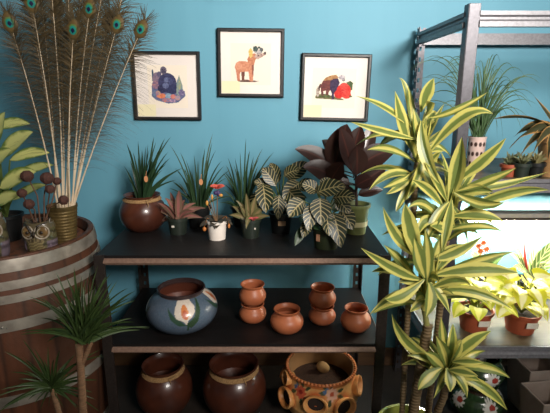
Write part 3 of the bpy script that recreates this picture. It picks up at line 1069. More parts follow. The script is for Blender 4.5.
t, c = small_pot(177, 235, .049, .039, .082, POTG, 'bromeliad', 'reddish bromeliad in a dark green pot beside the brown pot')
b = MB()
blades(b, c + V((0, 0, .07)), [(158, 203), (170, 192), (160, 222), (188, 224), (203, 218), (196, 203), (185, 200), (168, 212), (179, 190), (152, 210), (206, 208), (176, 220), (195, 212), (165, 198)], .034, .25, .07, .012, 8, 4, 'lance')
b.build('foliage', leafmat('red_bromeliad', 'centre', (122, 96, 78), (158, 100, 94), .4, .15), t)
b = MB()
for k in range(7):
    a = k / 7 * 2 * PI
    p = c + V((0, 0, .085))
    b.leaf(p, p + V((math.cos(a) * .03, math.sin(a) * .03, .018)), .014, .3, (0, -.5, .8), .2, 6, 'lance', 2)
b.build('red_heart', leafmat('red_heart', 'rib', (158, 50, 64), (190, 84, 90), .4, .1), t)
MB().box(c + V((-.014, -.0435, .045)), (.013, .002, .009)).build('price_label', PIC, t)

t, c = small_pot(216.5, 240.5, .046, .038, .090, mat('white_paper_pot', (250, 240, 228), (238, 224, 212), .6, scale=14, bmp=.3), 'flowering_plant', 'small flowering plant with a red bloom in a crinkled white pot')
b = MB()
for k in range(16):
    a = k * 2.4
    p = c + V((0, 0, .076))
    L = random.uniform(.055, .085)
    b.leaf(p, p + V((math.cos(a) * L, math.sin(a) * L * .9, random.uniform(-.03, .03))), .040, .3, (0, -.4, .9), .15, 8, 'oval', 4)
b.build('foliage', leafmat('dark_rosette', 'rib', (62, 56, 46), (88, 72, 60), .45, .1), t)
top = at(217.5, 190, c.y)
st = MB(); 
st.tube([c + V((0, 0, .07)), c.lerp(top, .6) + V((0, 0, .03)), top], .0025, 6)
for (u, v) in ((212, 196), (207, 203), (209, 198)):
    st.tube([c + V((0, 0, .07)), at(u, v, c.y - .01)], .002, 6)
st.build('stems', mat('pale_stem', (136, 104, 70), (108, 80, 56), .6), t)
fb = MB()
for k in range(12):
    a = k / 12 * 2 * PI
    fb.leaf(top + V((0, 0, .006)), top + V((math.cos(a) * .034, math.sin(a) * .026, .018)), .020, .3, (0, -.7, .7), .2, 5, 'oval', 2)
fb.build('red_bloom', leafmat('coral_petal', 'plain', (226, 112, 88), (206, 72, 66), .5, .2), t)
fb = MB()
for dx, dz in ((-.008, -.012), (.006, -.018), (.002, -.010)):
    fb.ball(top + V((dx, -.006, dz)), .011, (1, .8, .9), 12, 8)
fb.build('violet_bloom', mat('violet_petal', (72, 56, 104), (54, 40, 82), .5), t)
fb = MB(); fb.ball(top + V((.016, -.012, -.022)), .008, (1.1, .8, .9), 12, 8); fb.ball(at(212, 197, c.y - .012), .008, (.7, .7, 1.6), 10, 8); fb.ball(at(207, 203, c.y - .012), .008, (.8, .8, 1.5), 10, 8)
fb.build('yellow_bud', mat('yellow_petal', (226, 170, 84), (206, 140, 62), .5), t)
fb = MB(); fb.ball(at(204.5, 229, c.y - .01), .010, (.9, .8, 1.1), 12, 8); fb.ball(at(229, 226, c.y - .01), .008, (.7, .8, 1.3), 12, 8)
fb.tube([c + V((0, 0, .075)), at(207, 218, c.y - .03), at(204.5, 227, c.y - .01)], .0015, 5); fb.tube([c + V((0, 0, .075)), at(226, 216, c.y - .03), at(229, 224, c.y - .01)], .0015, 5)
fb.build('orange_bud', mat('orange_petal', (214, 138, 70), (190, 108, 50), .5), t)

t, c = small_pot(250.5, 238.5, .047, .038, .090, POTG, 'bromeliad', 'green-leaved bromeliad with pink centre in a dark pot beside the white pot')
b = MB()
P = c + V((0, 0, .08))
blades(b, P, [(246, 193, c.y - .03), (236, 200), (229, 215), (264, 208), (260, 200), (240, 206), (270, 216), (232, 206), (256, 196)], .034, .15, .07, .012, 8, 4, 'lance')
b.leaf(P, at(246, 229, c.y - .09), .028, .5, (0, -.9, .3), .2, 8, 'lance', 4)
b.build('foliage', leafmat('olive_bromeliad', 'centre', (104, 100, 62), (142, 122, 84), .4, .15), t)
b = MB()
for k in range(8):
    a = k / 8 * 2 * PI
    p = c + V((.012, -.02, .085))
    b.leaf(p, p + V((math.cos(a) * .028, math.sin(a) * .02, .012)), .013, .3, (0, -.5, .8), .2, 6, 'lance', 2)
b.build('pink_heart', leafmat('pink_heart', 'rib', (196, 84, 88), (222, 124, 116), .4, .1), t)
MB().box(c + V((.022, -.039, .05)), (.007, .002, .008)).build('price_label', PIC, t)

# ---- zebra plants
ZEB = leafmat('zebra_leaf', 'zebra', (27, 42, 23), (188, 168, 118), .38, .08)
GST = mat('green_stem', (110, 128, 62))


def zebra(c, leaves, rt, rb, h, m, label, label_at=None):
    t = thing('zebra_plant', c, label, 'plant', 'striped-leaf plants on the top shelf')
    pot(t, c, rt, rb, h, m)
    b = MB(); s = MB()
    P = c + V((0, 0, h * .85))
    for (bs, tp, w, Y0, Y1) in leaves:
        A = at(*bs, Y0); B = at(*tp, Y1)
        b.leaf(A, B, w * 1.12, .16, (random.uniform(-.25, .25), -.8, .55), .12, 14, 'oval', 8)
        s.tube([P, P.lerp(A, .55) + V((0, 0, .03)), A], [.005, .004, .0025], 6)
    b.build('foliage', ZEB, t)
    pl = MB()
    for k in range(14):
        a = k * 2.4
        A = P + V((math.cos(a) * .05, math.sin(a) * .04 + .01, random.uniform(.0, .09)))
        pl.leaf(A, A + V((math.cos(a) * .075, math.sin(a) * .05, random.uniform(-.02, .05))), .055, .2, (0, -.6, .8), .15, 10, 'oval', 4)
    pl.build('plain_foliage', leafmat('plain_green', 'rib', (46, 70, 38), (66, 92, 50), .4, .12), t)
    s.build('stems', GST, t)
    return t


c = at_z(281, 234, Z1); c = V((c.x, c.y + .035, Z1))
y = c.y
t = zebra(c, [((263, 184), (266, 213), .075, y - .03, y - .10), ((279, 195), (278, 220), .052, y - .06, y - .12), ((287, 190), (305, 212), .07, y - .05, y - .12),
              ((300, 183), (283, 200), .07, y - .02, y - .08), ((276, 186), (262, 168), .06, y, y + .02), ((288, 180), (309, 163), .07, y, y + .02), ((284, 176), (300, 170), .06, y - .03, y - .05),
              ((292, 194), (291, 218), .06, y - .05, y - .10), ((270, 188), (254, 182), .055, y + .02, y + .02), ((279, 182), (270, 163), .05, y + .03, y + .06), ((297, 188), (318, 185), .06, y - .02, y - .05), ((262, 192), (250, 212), .06, y + .03, y)],
          .058, .044, .10, POTB, 'striped-leaf zebra plant in a black pot, left of its partner')
MB().box(c + V((.004, -.0565, .058)), (.036, .003, .022)).build('price_label', mat('tan_label', (186, 148, 110), rough=.7), t)
c = at_z(327, 250, Z1); c = V((c.x, c.y + .045, Z1))
y = c.y
t = zebra(c, [((333, 198), (356, 199), .062, y - .02, y - .06), ((317, 193), (346, 187), .07, y - .02, y - .05), ((320, 198), (321, 225), .08, y - .04, y - .10),
              ((333, 213), (341, 248), .072, y - .05, y - .11), ((340, 210), (353, 230), .07, y - .03, y - .07), ((309, 221), (303, 238), .045, y - .03, y - .08),
              ((304, 201), (289, 217), .075, y - .01, y - .05), ((325, 190), (330, 178), .06, y, y + .02), ((313, 205), (308, 231), .06, y - .05, y - .10), ((336, 200), (350, 214), .06, y - .02, y - .05), ((318, 192), (302, 184), .06, y + .01, y + .01), ((326, 212), (329, 236), .06, y - .05, y - .10)],
          .062, .050, .095, mat('olive_plastic', (58, 66, 42), (44, 50, 34), .4), 'striped-leaf zebra plant in an olive pot at the front edge of the shelf')
gb2 = MB(); gb2.leaf(at(305, 226, y - .02), at(295, 246, y - .06), .04, .1, (.2, -.9, .4), .15, 10, 'oval', 4)
gb2.build('plain_leaf', leafmat('plain_green', 'rib', (62, 94, 50), (84, 116, 62), .4, .12), t)
MB().box(c + V((-.040, -.046, .055)), (.016, .003, .03), Matrix.Rotation(-.6, 3, 'Z')).build('price_label', mat('pink_label', (206, 150, 116), rough=.7), t)

# ---- rubber plant
c = at_z(357, 235, Z1); c = V((c.x, c.y + .04, Z1))
t = thing('rubber_plant', c, 'dark burgundy rubber plant in a tall olive green pot', 'plant')
pot(t, c, .062, .046, .145, mat('light_olive_pot', (132, 138, 84), (112, 118, 70), .45), True)
MB().lathe([(.0525, .04), (.0545, .04), (.0562, .064), (.0545, .064)], c, 40).build('paper_band', mat('cream_label', (232, 222, 176), (220, 208, 160), .7), t)
y = c.y
P = c + V((0, 0, .125))
sm = MB()
topS = at(351, 150, y)
sm.tube([P, P.lerp(topS, .5) + V((.01, 0, 0)), topS], [.007, .006, .004], 8)
RUB = leafmat('rubber_leaf', 'rib', (40, 25, 22), (76, 42, 36), .3, .03)
b = MB()
rl = [((338, 172), (295, 149), .08, -.02, -.05, .18), ((333, 168), (347, 124), .12, -.02, -.05, .05), ((352, 170), (340, 128), .085, -.06, -.08, .1), ((350, 165), (361, 126), .085, 0, .02, .12), ((362, 160), (373, 126), .07, .08, .12, .1),
      ((353, 172), (397, 150), .10, -.02, -.04, .22), ((336, 180), (303, 167), .085, -.06, -.10, .2), ((330, 182), (343, 162), .07, -.08, -.12, .1), ((360, 185), (386, 168), .085, -.02, -.03, .1), ((358, 195), (383, 190), .05, 0, 0, .1),
      ((356, 186), (372, 178), .07, -.04, -.06, .1), ((349, 188), (330, 172), .06, .02, .02, .1), ((346, 165), (322, 140), .08, .04, .06, .1), ((360, 178), (390, 178), .07, .03, .03, .15), ((354, 190), (340, 196), .05, .02, .03, .1), ((357, 175), (357, 146), .09, -.04, -.06, .1)]
for (bs, tp, w, d0, d1, ar) in rl:
    A = at(*bs, y + d0); B = at(*tp, y + d1)
    b.leaf(A, B, w * 1.1, ar, (random.uniform(-.4, .4), -.8, .5), .2, 12, 'oval', 6)
    q = max(0.1, min(1, (A.z - .03 - P.z) / (topS.z - P.z)))
    sm.tube([P.lerp(topS, q), A], .003, 6)
b.build('foliage', RUB, t)
sm.build('stems', mat('dark_stem', (70, 48, 40), (50, 34, 30), .6), t)

# ------------------------------------------------------------------ second shelf: bowl and terracotta pots
BWC = at_z(181, 330, Z2); BWC = V((BWC.x, BWC.y + .05, Z2))
BWR, BWH, BWM = 0.165, 0.195, 0.108


def bowl_r(z):
    for (a, za), (b2, zb) in zip(bprof, bprof[1:]):
        if za <= z <= zb: return a + (b2 - a) * (z - za) / (zb - za + 1e-9)
    return 0


def bowl_paint(w):
    l = w - BWC
    r = math.hypot(l.x, l.y)
    if l.z > BWH * .90 and r < BWM * 1.03 : return (60, 44, 44)
    if r < bowl_r(l.z) - .006: return (112, 60, 44)
    c = mixc((84, 104, 124), (104, 116, 132), hsh(round(l.x * 300), round(l.z * 300)))
    if l.z < .012: c = (52, 62, 74)
    a = math.atan2(l.x, -l.y)            # 0 towards viewer, + right
    for (a0, z0, sc) in ((.30, .140, 1.05), (1.66, .150, 1.0), (-1.5, .1, 1.0), (2.4, .1, 1.0), (-2.6, .1, 1.0)):
        x = (a - a0) * BWR / sc; z = (l.z - z0) / sc
        if inpoly(x, z, [(-.003, -.055), (.022, -.074), (.05, -.05), (.075, .0), (.088, .042), (.06, .012), (.034, -.028)]) : c = (58, 84, 58) if (x * 900 + z * 500) % 9 > 3 else (44, 68, 46)
        if inpoly(x, z, [(.0, -.058), (-.03, -.058), (-.064, -.03), (-.088, .012), (-.05, -.016), (-.02, -.036)]): c = (54, 84, 66)
        if inpoly(x, z, [(.0, -.03), (.004, -.085), (.012, -.085), (.008, -.03)]): c = (48, 76, 54)
        if inpoly(x, z, [(-.006, -.042), (-.018, -.034), (-.04, -.026), (-.05, -.004), (-.046, .024), (-.034, .046), (-.026, .068), (-.018, .052), (.006, .05), (.032, .036), (.05, .012), (.044, -.008), (.026, -.026), (.01, -.036), (.002, -.054)]): c = (238, 222, 206)
        if ell(x, z, -.002, -.006, .017, .026, .2): c = (232, 140, 78)
        if ell(x, z, -.002, -.012, .011, .015, .2): c = (206, 96, 48)
    return c


pr = round_pot_profile(BWR, BWH, BWM)
bprof = pr[1:26] + [(BWM * .95, BWH * .95)]
pr = pr[:-7] + [(BWM * 1.0, BWH * .95), (BWM * 1.02, BWH * .985), (BWM * .98, BWH), (BWM * .92, BWH * .97), (BWM * .93, BWH * .9), (BWR * .85, BWH * .55), (BWR * .5, BWH * .12), (0, BWH * .1)]
den = []
for p, q in zip(pr, pr[1:]):
    for k in range(4): den.append((p[0] + (q[0] - p[0]) * k / 4, p[1] + (q[1] - p[1]) * k / 4))
den.append(pr[-1])
bw = MB().lathe(den, BWC, 260).build('ceramic_bowl', matcol('painted_glaze', .3, 120, .35, .12, .5, .25), loc=BWC, paint=bowl_paint)
tag(bw, 'blue ceramic bowl painted with white calla lilies on the second shelf', 'bowl')

TERRA = mat('terracotta', (196, 116, 76), (168, 92, 60), .42, scale=10, bmp=.1)


def terra_profile(R, h, rim):
    return [(0, 0), (R * .55, 0), (R * .72, h * .05), (R * .90, h * .18), (R * .99, h * .34), (R, h * .44), (R * .96, h * .56), (R * .86, h * .68), (rim * .90, h * .78), (rim * .86, h * .84), (rim * .93, h * .92), (rim * 1.02, h * .97), (rim * 1.02, h), (rim * .95, h), (rim * .82, h * .9), (rim * .80, h * .82), (R * .88, h * .55), (R * .8, h * .25), (R * .5, h * .07), (0, h * .06)]


def terra(c, R, h, rim, label, group=None):
    o = MB().lathe(terra_profile(R, h, rim), c, 48).build('terracotta_pot', TERRA, loc=c)
    return tag(o, label, 'pot', group or 'terracotta pots on the second shelf')


def shelf2(u, v, dy): 
    p = at_z(u, v, Z2); return V((p.x, p.y + dy, Z2))


c = shelf2(252.5, 323, .03)
terra(c, .066, .090, .055, 'terracotta pot at the bottom of the left stack, next to the blue bowl')
terra(c + V((.001, 0, .0895)), .064, .100, .056, 'terracotta pot on top of the left stack, next to the blue bowl')
c = shelf2(287, 333, .03)
terra(c, .077, .108, .060, 'wide single terracotta pot between the two stacks')
c = shelf2(322.5, 325, .03)
terra(c, .065, .088, .055, 'terracotta pot at the bottom of the right stack')
terra(c + V((-.001, 0, .0875)), .064, .095, .056, 'terracotta pot on top of the right stack')
c = shelf2(356.5, 332, .03)
terra(c, .070, .108, .053, 'single terracotta pot at the right end of the second shelf')

# ------------------------------------------------------------------ under the shelf, on the floor
for (u, R, rim, hh, lb) in ((163, .140, .102, .262, 'dark brown round jar with jute band on the floor, under the blue bowl'), (234, .160, .122, .268, 'dark brown round jar with jute band on the floor, beside the painted planter')):
    p = at(u, 366, 2.0)
    brown_pot(V((p.x, 2.0, 0)), R, hh, rim, lb, 'jar', False, 'brown jars under the shelves', 'clay_jar')

MC = at(321, 364, 2.0); MC = V((MC.x, 2.0, 0))
MH, MR, MRIM = 0.255, 0.185, 0.172


def mex_r(z):
    q = z / MH
    pts = [(0, .13), (.06, .15), (.2, .175), (.4, .19), (.6, .185), (.75, .172), (.88, .166), (1, .172)]
    for (a, ra), (b2, rb) in zip(pts, pts[1:]):
        if q <= b2: return ra + (rb - ra) * (q - a) / (b2 - a)
    return .172


mp = [(0, 0)] + [(mex_r(MH * k / 50), MH * k / 50) for k in range(51)] + [(MRIM - .012, MH + .001), (MRIM - .016, MH * .95), (MRIM - .02, MH * .7), (MRIM - .02, MH * .66)]
holes = [(-.22, .166, 1.15), (.52, .140, 1.2), (1.22, .182, 1.15), (-1.10, .135, 1.2), (-1.30, .215, .85), (2.2, .12, 1), (3.0, .15, 1), (-2.1, .15, 1)]


def mex_paint(w):
    l = w - MC
    r = math.hypot(l.x, l.y)
    a = math.atan2(l.x, -l.y)
    if r < mex_r(l.z) - .008: return (176, 132, 88)
    c = mixc((234, 184, 118), (222, 166, 100), hsh(round(a * 20), round(l.z * 60)))
    if l.z > MH * .9: c = (196, 116, 64)
    for (a0, z0, k) in holes:
        d = math.hypot((a - a0) * .185, l.z - z0)
        if d < .058 * k: c = mixc((188, 96, 48), c, max(0, d / (.058 * k) - .55) / .45)
    for (a0, z0, pc, cc) in ((-.68, .196, (206, 92, 62), (150, 44, 34)), (.22, .206, (236, 186, 160), (200, 92, 60)), (1.75, .1, (206, 92, 62), (150, 44, 34)), (-1.7, .09, (236, 186, 160), (200, 92, 60)), (2.6, .2, (206, 92, 62), (150, 44, 34))):
        x, z = (a - a0) * .185, l.z - z0
        for k in range(9):
            an = k * 2 * PI / 9 + a0
            if k % 2 == 0 or k == 3:
                if ell(x, z, math.cos(an) * .050, math.sin(an) * .042, .018, .009, an): c = (64, 78, 50)
        if ell(x, z, -.038, .012, .011, .011): c = (84, 112, 150)
        if ell(x, z, -.028, .026, .009, .009): c = (104, 132, 160)
        if ell(x, z, .045, -.02, .008, .006): c = (50, 40, 30)
        rr = .030 * (1 + .16 * math.cos(8 * math.atan2(z, x)))
        if math.hypot(x, z) < rr: c = pc
        if math.hypot(x, z) < .012: c = cc
    return c


t = thing('strawberry_planter', MC, 'cream and orange painted clay planter with side pockets on the floor', 'planter')
MB().lathe(mp, MC, 220).build('body', matcol('painted_clay', .4, 40, .15, .1, .5, .2), t, paint=mex_paint)
rb = MB()
for k in range(62):
    a = 2 * PI * k / 62
    rb.ball(MC + V((math.cos(a) * (MRIM - .002), math.sin(a) * (MRIM - .002), MH)), .0085, (1, 1, .9), 8, 6)
rb.torus(MC + V((0, 0, MH - .004)), MRIM - .004, .006, None, 80, 6)
rb.build('beaded_rim', mat('orange_clay', (204, 122, 66), (178, 96, 50), .45), t)
PK = mat('pocket_clay', (230, 176, 108), (208, 126, 66), .45, scale=22)
INS = mat('dark_inside', (40, 26, 18), rough=.9)
for (a, z, k) in holes:
    d = V((math.sin(a), -math.cos(a), 0))
    ax = (d + V((0, 0, .22))).normalized()
    x = V((0, 0, 1)).cross(d).normalized(); yv = ax.cross(x)
    R3 = Matrix((x, yv, ax)).transposed()
    o = MC + d * (mex_r(z) - .012) + V((0, 0, z - .006))
    s_ = k
    pk = MB().lathe([(.034 * s_, -.012), (.040 * s_, .012), (.045 * s_, .030), (.043 * s_, .037), (.037 * s_, .036), (.031 * s_, .024), (.029 * s_, .014)], o, 36, R3, None, (1.15, .9)).build('side_pocket', PK, t)
    MB().lathe([(0, .014), (.0305 * s_, .015)], o, 28, R3, None, (1.15, .9)).build('pocket_soil', INS, pk) if False else MB().lathe([(0, .014), (.0305 * s_, .015)], o, 28, R3, None, (1.15, .9)).build('pocket_soil', INS, t)
MB().lathe([(0, MH * .68), (MRIM - .019, MH * .665)], MC, 48).build('soil', mat('brown_soil', (74, 46, 30), (46, 30, 20), .95, scale=60, bmp=.9), t)
p = at(323, 366, 2.07)
st = MB().ball((p.x, 2.07, MH * .68 + .022), .030, (1.2, .9, .95), 20, 12, Matrix.Rotation(.5, 3, 'Y')).build('stone', mat('pale_stone', (190, 150, 96), (160, 120, 74), .7), loc=(p.x, 2.07, MH * .68))
tag(st, 'pale rounded stone lying on the soil of the painted planter', 'stone')

# right: green daisy pots
GRN = matcol('green_glaze', .22, 40, .2, .05, .6, .5)


def daisy_pot(c, R, h, rim, label, dz):
    def pf(w):
        l = w - c
        r = math.hypot(l.x, l.y)
        a = math.atan2(l.x, -l.y)
        if l.z > h * .80 and r < rim * .96: return (52, 34, 26)
        if r < R * .9 and .3 * h < l.z and r < rim * .84: return (52, 34, 26)
        col = mixc((52, 78, 46), (40, 62, 38), hsh(round(a * 9), round(l.z * 50)))
        for a0, z0 in ((.12, dz), (1.45, dz + .005), (-1.2, dz), (2.8, dz)):
            x, z = (a - a0) * R, l.z - z0
            d = math.hypot(x, z)
            an = math.atan2(z, x)
            if ell(x, z, -.03, -.045, .03, .012, .8) or ell(x, z, .02, -.05, .028, .010, -.9): col = (74, 108, 56)
            if d < .042 * (0.62 + .38 * abs(math.cos(an * 6))): col = (238, 234, 224)
            if ell(x, z, .010, .004, .017, .014): col = (178, 64, 52)
        return col
    pr_ = terra_profile(R, h, rim)
    dn = []
    for p_, q_ in zip(pr_, pr_[1:]):
        for k in range(5): dn.append((p_[0] + (q_[0] - p_[0]) * k / 5, p_[1] + (q_[1] - p_[1]) * k / 5))
    dn.append(pr_[-1])
    o = MB().lathe(dn, c, 240).build('glazed_pot', GRN, loc=c, paint=pf)
    return tag(o, label, 'pot', 'green daisy pots under the tall shelves')


gp = at(481, 359, 1.98)
gc = V((gp.x, 1.98, 0))
daisy_pot(gc, .128, .185, .092, 'dark green daisy-painted pot on the floor at the bottom of its stack', .105)
daisy_pot(gc + V((.002, 0, .1845)), .112, .142, .088, 'dark green daisy-painted pot on top of its stack, under the tall shelves', .062)


def square_pot(c, wt, wb, h, label, yaw):
    b = MB()
    R = Matrix.Rotation(yaw, 3, 'Z')
    loops = []
    for (w, z) in ((wb, 0), (wt, h), (wt - .016, h), (wt - .020, h * .75), (wb - .02, .02)):
        loops.append([b.bm.verts.new(V(c) + R @ V((sx * w / 2, sy * w / 2, z))) for sx, sy in ((-1, -1), (1, -1), (1, 1), (-1, 1))])
    for A, B in zip(loops, loops[1:]):
        for k in range(4): b.bm.faces.new((A[k], A[(k + 1) % 4], B[(k + 1) % 4], B[k]))
    b.bm.faces.new(loops[0][::-1]); b.bm.faces.new(loops[-1])
    o = b.build('square_planter', mat('grey_clay', (168, 150, 138), (146, 128, 116), .7, scale=12, bmp=.2), loc=c, smooth=False, bevel=.004)
    return tag(o, label, 'planter', 'grey square planters')


p = at(544, 392, 1.80)
square_pot(V((p.x + .02, 1.80, 0)), .165, .13, .245, 'grey square planter on the floor, nearer of two', .12)
square_pot(V((p.x + .085, 2.02, 0)), .19, .15, .270, 'grey square planter on the floor, behind the nearer one', .1)

# ------------------------------------------------------------------ tall unit, upper shelf plants
def shelfA(u, v, dy=0):
    p = at_z(u, v, ZA); return V((p.x, p.y + dy, ZA))


c = shelfA(476, 170, .02)
t = thing('grassy_plant', c, 'arching thin grass in a white pot with dark dots on the upper shelf', 'plant')
ph = .145


def dot_paint(w):
    l = w - c
    a = math.atan2(l.x, -l.y)
    for k in range(12):
        for j in range(3):
            x = ((a - (k * PI / 6 + (.26 if j % 2 else 0)) + PI) % (2 * PI) - PI) * .04
            if ell(x, l.z, 0, .03 + j * .042, .0075, .0095): return (62, 40, 34)
    return (214, 186, 176)


prd = pot_profile(.038, .034, ph, .001, .006)
dn = []
for p_, q_ in zip(prd, prd[1:]):
    kk = 30 if abs(q_[1] - p_[1]) > .05 else 2
    for k in range(kk): dn.append((p_[0] + (q_[0] - p_[0]) * k / kk, p_[1] + (q_[1] - p_[1]) * k / kk))
dn.append(prd[-1])
MB().lathe(dn, c, 120).build('pot', matcol('dotted_ceramic', .4, 30, .08, .03), t, paint=dot_paint)
MB().lathe([(0, ph * .9), (.034, ph * .89)], c, 24).build('soil', SOIL, t)
b = MB()
gt = [(420, 62), (432, 66), (440, 82), (448, 64), (455, 62), (428, 92), (418, 104), (444, 72), (500, 64), (515, 72), (528, 88), (532, 108), (522, 104), (508, 118), (490, 66), (486, 70), (495, 78), (505, 76), (518, 92), (470, 66), (462, 72), (478, 64), (500, 96), (512, 84), (437, 110), (530, 120), (424, 78), (458, 80), (540, 84), (536, 98), (498, 130), (503, 140), (451, 100), (484, 84), (492, 90), (505, 108), (475, 78), (488, 98)]
for (u, v) in gt + [(a_ + random.uniform(-14, 14), b_ + random.uniform(-6, 14)) for a_, b_ in gt]:
    Y = c.y + random.uniform(-.17, .16)
    P1 = at(u, v, Y); P0 = c + V((random.uniform(-.018, .018), random.uniform(-.018, .018), ph * .9))
    top = max(P1.z, P0.z + .12) + random.uniform(.02, .09)
    C = V((P0.x * .55 + P1.x * .45, P0.y * .5 + P1.y * .5, top + (top - P1.z) * .6 + .03))
    b.leaf(P0, P1, random.uniform(.005, .0075), 0, (0, -.9, .4), .3, 12, 'blade', 2, C)
b.build('foliage', leafmat('thin_grass', 'plain', (48, 78, 46), (82, 108, 62), .5, .12), t)

c = shelfA(569, 180, .10)
t = thing('potted_plant', c, 'curly dark leaved plant with yellow edges in a tan pot at the right edge', 'plant')
pot(t, c, .075, .06, .15, mat('tan_pot', (196, 152, 104), (168, 124, 80), .5))
b = MB(); P = c + V((0, 0, .14)); y = c.y
s = MB()
ctop = at(560, 132, y)
s.tube([P - V((0, 0, .02)), ctop], [.008, .005], 8)
for (tp, Y, w, mid) in (((493, 119), y - .08, .035, (530, 112)), ((509, 149), y - .1, .042, (532, 116)), ((534, 96), y, .036, (548, 116)), ((514, 137), y - .02, .04, (530, 116)), ((519, 158), y - .08, .034, (538, 122)), ((531, 158), y - .12, .034, (543, 122)), ((552, 92), y + .03, .03, (556, 112)), ((590, 110), y, .04, (575, 112)), ((600, 140), y - .05, .04, (580, 118)), ((585, 165), y - .1, .04, (578, 130)), ((548, 160), y - .14, .035, (552, 128)), ((528, 128), y + .06, .034, (542, 116))):
    P1 = at(*tp, Y); C = at(*mid, (Y + y) / 2)
    b.leaf(ctop, P1, w, 0, (.1, -.7, .7), .3, 14, 'lance', 4, C, twist=random.uniform(-2.2, 2.2))
b.build('foliage', leafmat('croton_leaf', 'edge', (62, 62, 40), (170, 128, 74), .4, .08), t)
s.build('stem', mat('dark_stem', (70, 48, 40)), t)

TPOT = mat('plastic_terracotta', (168, 84, 54), (142, 66, 42), .5, scale=14, bmp=.05)
for (u, v, r, hh, m, lb, lc) in ((508, 176, .032, .05, TPOT, 'tiny terracotta pot with a small plant on the upper shelf', (104, 116, 84)),
                                 (520, 177, .034, .058, POTG, 'small dark pot with grey-green sprigs right of the tiny terracotta pot', (118, 126, 92)),
                                 (534, 177, .034, .06, POTB, 'small black pot with pale sprigs beside the tan pot', (132, 126, 84))):
    c = shelfA(u, v, .0); 
    t = thing('small_potted_plant', c, lb, 'plant', 'small pots on the upper shelf')
    pot(t, c, r, r * .8, hh, m)
    b = MB()
    for k in range(22):
        a = k * 2.4; L = random.uniform(.02, .045)
        p = c + V((0, 0, hh * .85))
        b.leaf(p, p + V((math.cos(a) * L, math.sin(a) * L, random.uniform(.015, .06))), .012, .2, (0, -.7, .6), .2, 6, 'lance', 2)
    b.build('foliage', leafmat('sprig_%d_%d' % (lc[0], lc[1]), 'plain', lc, mixc(lc, (170, 150, 110), .4), .5, .15), t)

# ------------------------------------------------------------------ tall unit, middle shelf plants under the light
LIME = leafmat('lime_leaf', 'centre', (190, 196, 40), (244, 238, 130), .45, .25)
LIME2 = leafmat('cream_leaf', 'centre', (206, 202, 50), (246, 242, 196), .45, .25)


def lime_plant(u, v, label, m, n, wide, seed):
    random.seed(seed)
    p = at_z(u, v, Z2)
    c = V((p.x, p.y + .05, Z2))
    t = thing('potted_plant', c, label, 'plant', 'bright yellow-green plants under the grow light')
    pot(t, c, .078, .058, .098, TPOT, True, lip=.003)
    MB().box(c + V((.012, -.0755, .058)), (.052, .003, .028), Matrix.Rotation(.15, 3, 'X')).build('price_label', PIC, t)
    b = MB(); s = MB()
    P = c + V((0, 0, .085))
    for k in range(n):
        a = k * 2.39996 + random.uniform(-.3, .3)
        q = k / n
        L = (.05 + .135 * q) * wide
        A = P + V((math.cos(a) * L * .7, math.sin(a) * L * .6, .15 - .10 * q + random.uniform(-.01, .04)))
        B = A + V((math.cos(a) * .085, math.sin(a) * .06 - .02, random.uniform(-.05, .005)))
        b.leaf(A, B, random.uniform(.064, .086), .18, (math.cos(a) * .3, -.5, .8), .15, 10, 'heart', 6)
        s.tube([P, P.lerp(A, .6) + V((0, 0, .02)), A], .002, 5)
    b.build('foliage', m, t)
    s.build('stems', mat('lime_stem', (150, 160, 70), rough=.5), t)
    return t


lime_plant(478, 333, 'bright lime-leaved plant in a terracotta pot, left one under the grow light', LIME, 34, .9, 3)
lime_plant(525, 335, 'bright cream and lime leaved plant in a terracotta pot, right one under the grow light', LIME2, 38, 1.0, 5)
random.seed(21)

# back row: red-spiked and orange-flowered plants
p = at(528, 292, 2.22); c = V((p.x, 2.22, Z2))
t = thing('flowering_plant', c, 'variegated plant with a red spike behind the lime plants', 'plant')
pot(t, c, .07, .055, .11, POTB)
b = MB(); P = c + V((0, 0, .1))
for (tp, Y, w) in (((508, 252), 2.17, .05), ((556, 240), 2.16, .06), ((548, 262), 2.1, .06), ((512, 268), 2.12, .06), ((560, 256), 2.2, .06), ((538, 240), 2.3, .05), ((504, 232), 2.25, .02), ((520, 272), 2.1, .05)):
    b.leaf(P, at(*tp, Y), w, .25, (0, -.7, .7), .2, 12, 'lance', 6)
b.build('foliage', leafmat('var_leaf', 'zebra', (96, 120, 62), (222, 214, 170), .4, .2), t)
b = MB()
q = at(525, 258, 2.2)
b.tube([P, q, at(524.5, 241, 2.2)], [.003, .007, .001], 8)
b.build('red_spike', mat('red_bract', (206, 72, 52), (180, 50, 40), .5), t)
p = at(482, 292, 2.24); c = V((p.x, 2.24, Z2))
t = thing('flowering_plant', c, 'orange-flowered plant behind the left lime plant', 'plant')
pot(t, c, .06, .048, .10, POTB)
b = MB(); P = c + V((0, 0, .09))
for k in range(18):
    a = k * 2.4
    A = P + V((math.cos(a) * .04, math.sin(a) * .03, .12 + random.uniform(-.05, .06)))
    b.leaf(P + V((0, 0, .04)), A + V((math.cos(a) * .05, math.sin(a) * .03, 0)), .03, .2, (0, -.7, .7), .2, 8, 'oval', 4)
b.build('foliage', leafmat('mid_green', 'rib', (72, 96, 50), (104, 124, 70), .45, .2), t)
b = MB()
for (u, v) in ((478, 246), (483, 243), (486, 249), (480, 251)):
    q = at(u, v, 2.2)
    for k in range(6):
        a = k * PI / 3
        b.leaf(q, q + V((math.cos(a) * .018, -.006, math.sin(a) * .018)), .012, .1, (0, -1, .1), .2, 5, 'oval', 2)
    b.tube([P + V((0, 0, .03)), q], .0015, 5)
b.build('orange_bloom', leafmat('orange_bloom', 'plain', (226, 120, 60), (206, 86, 40), .5, .2), t)

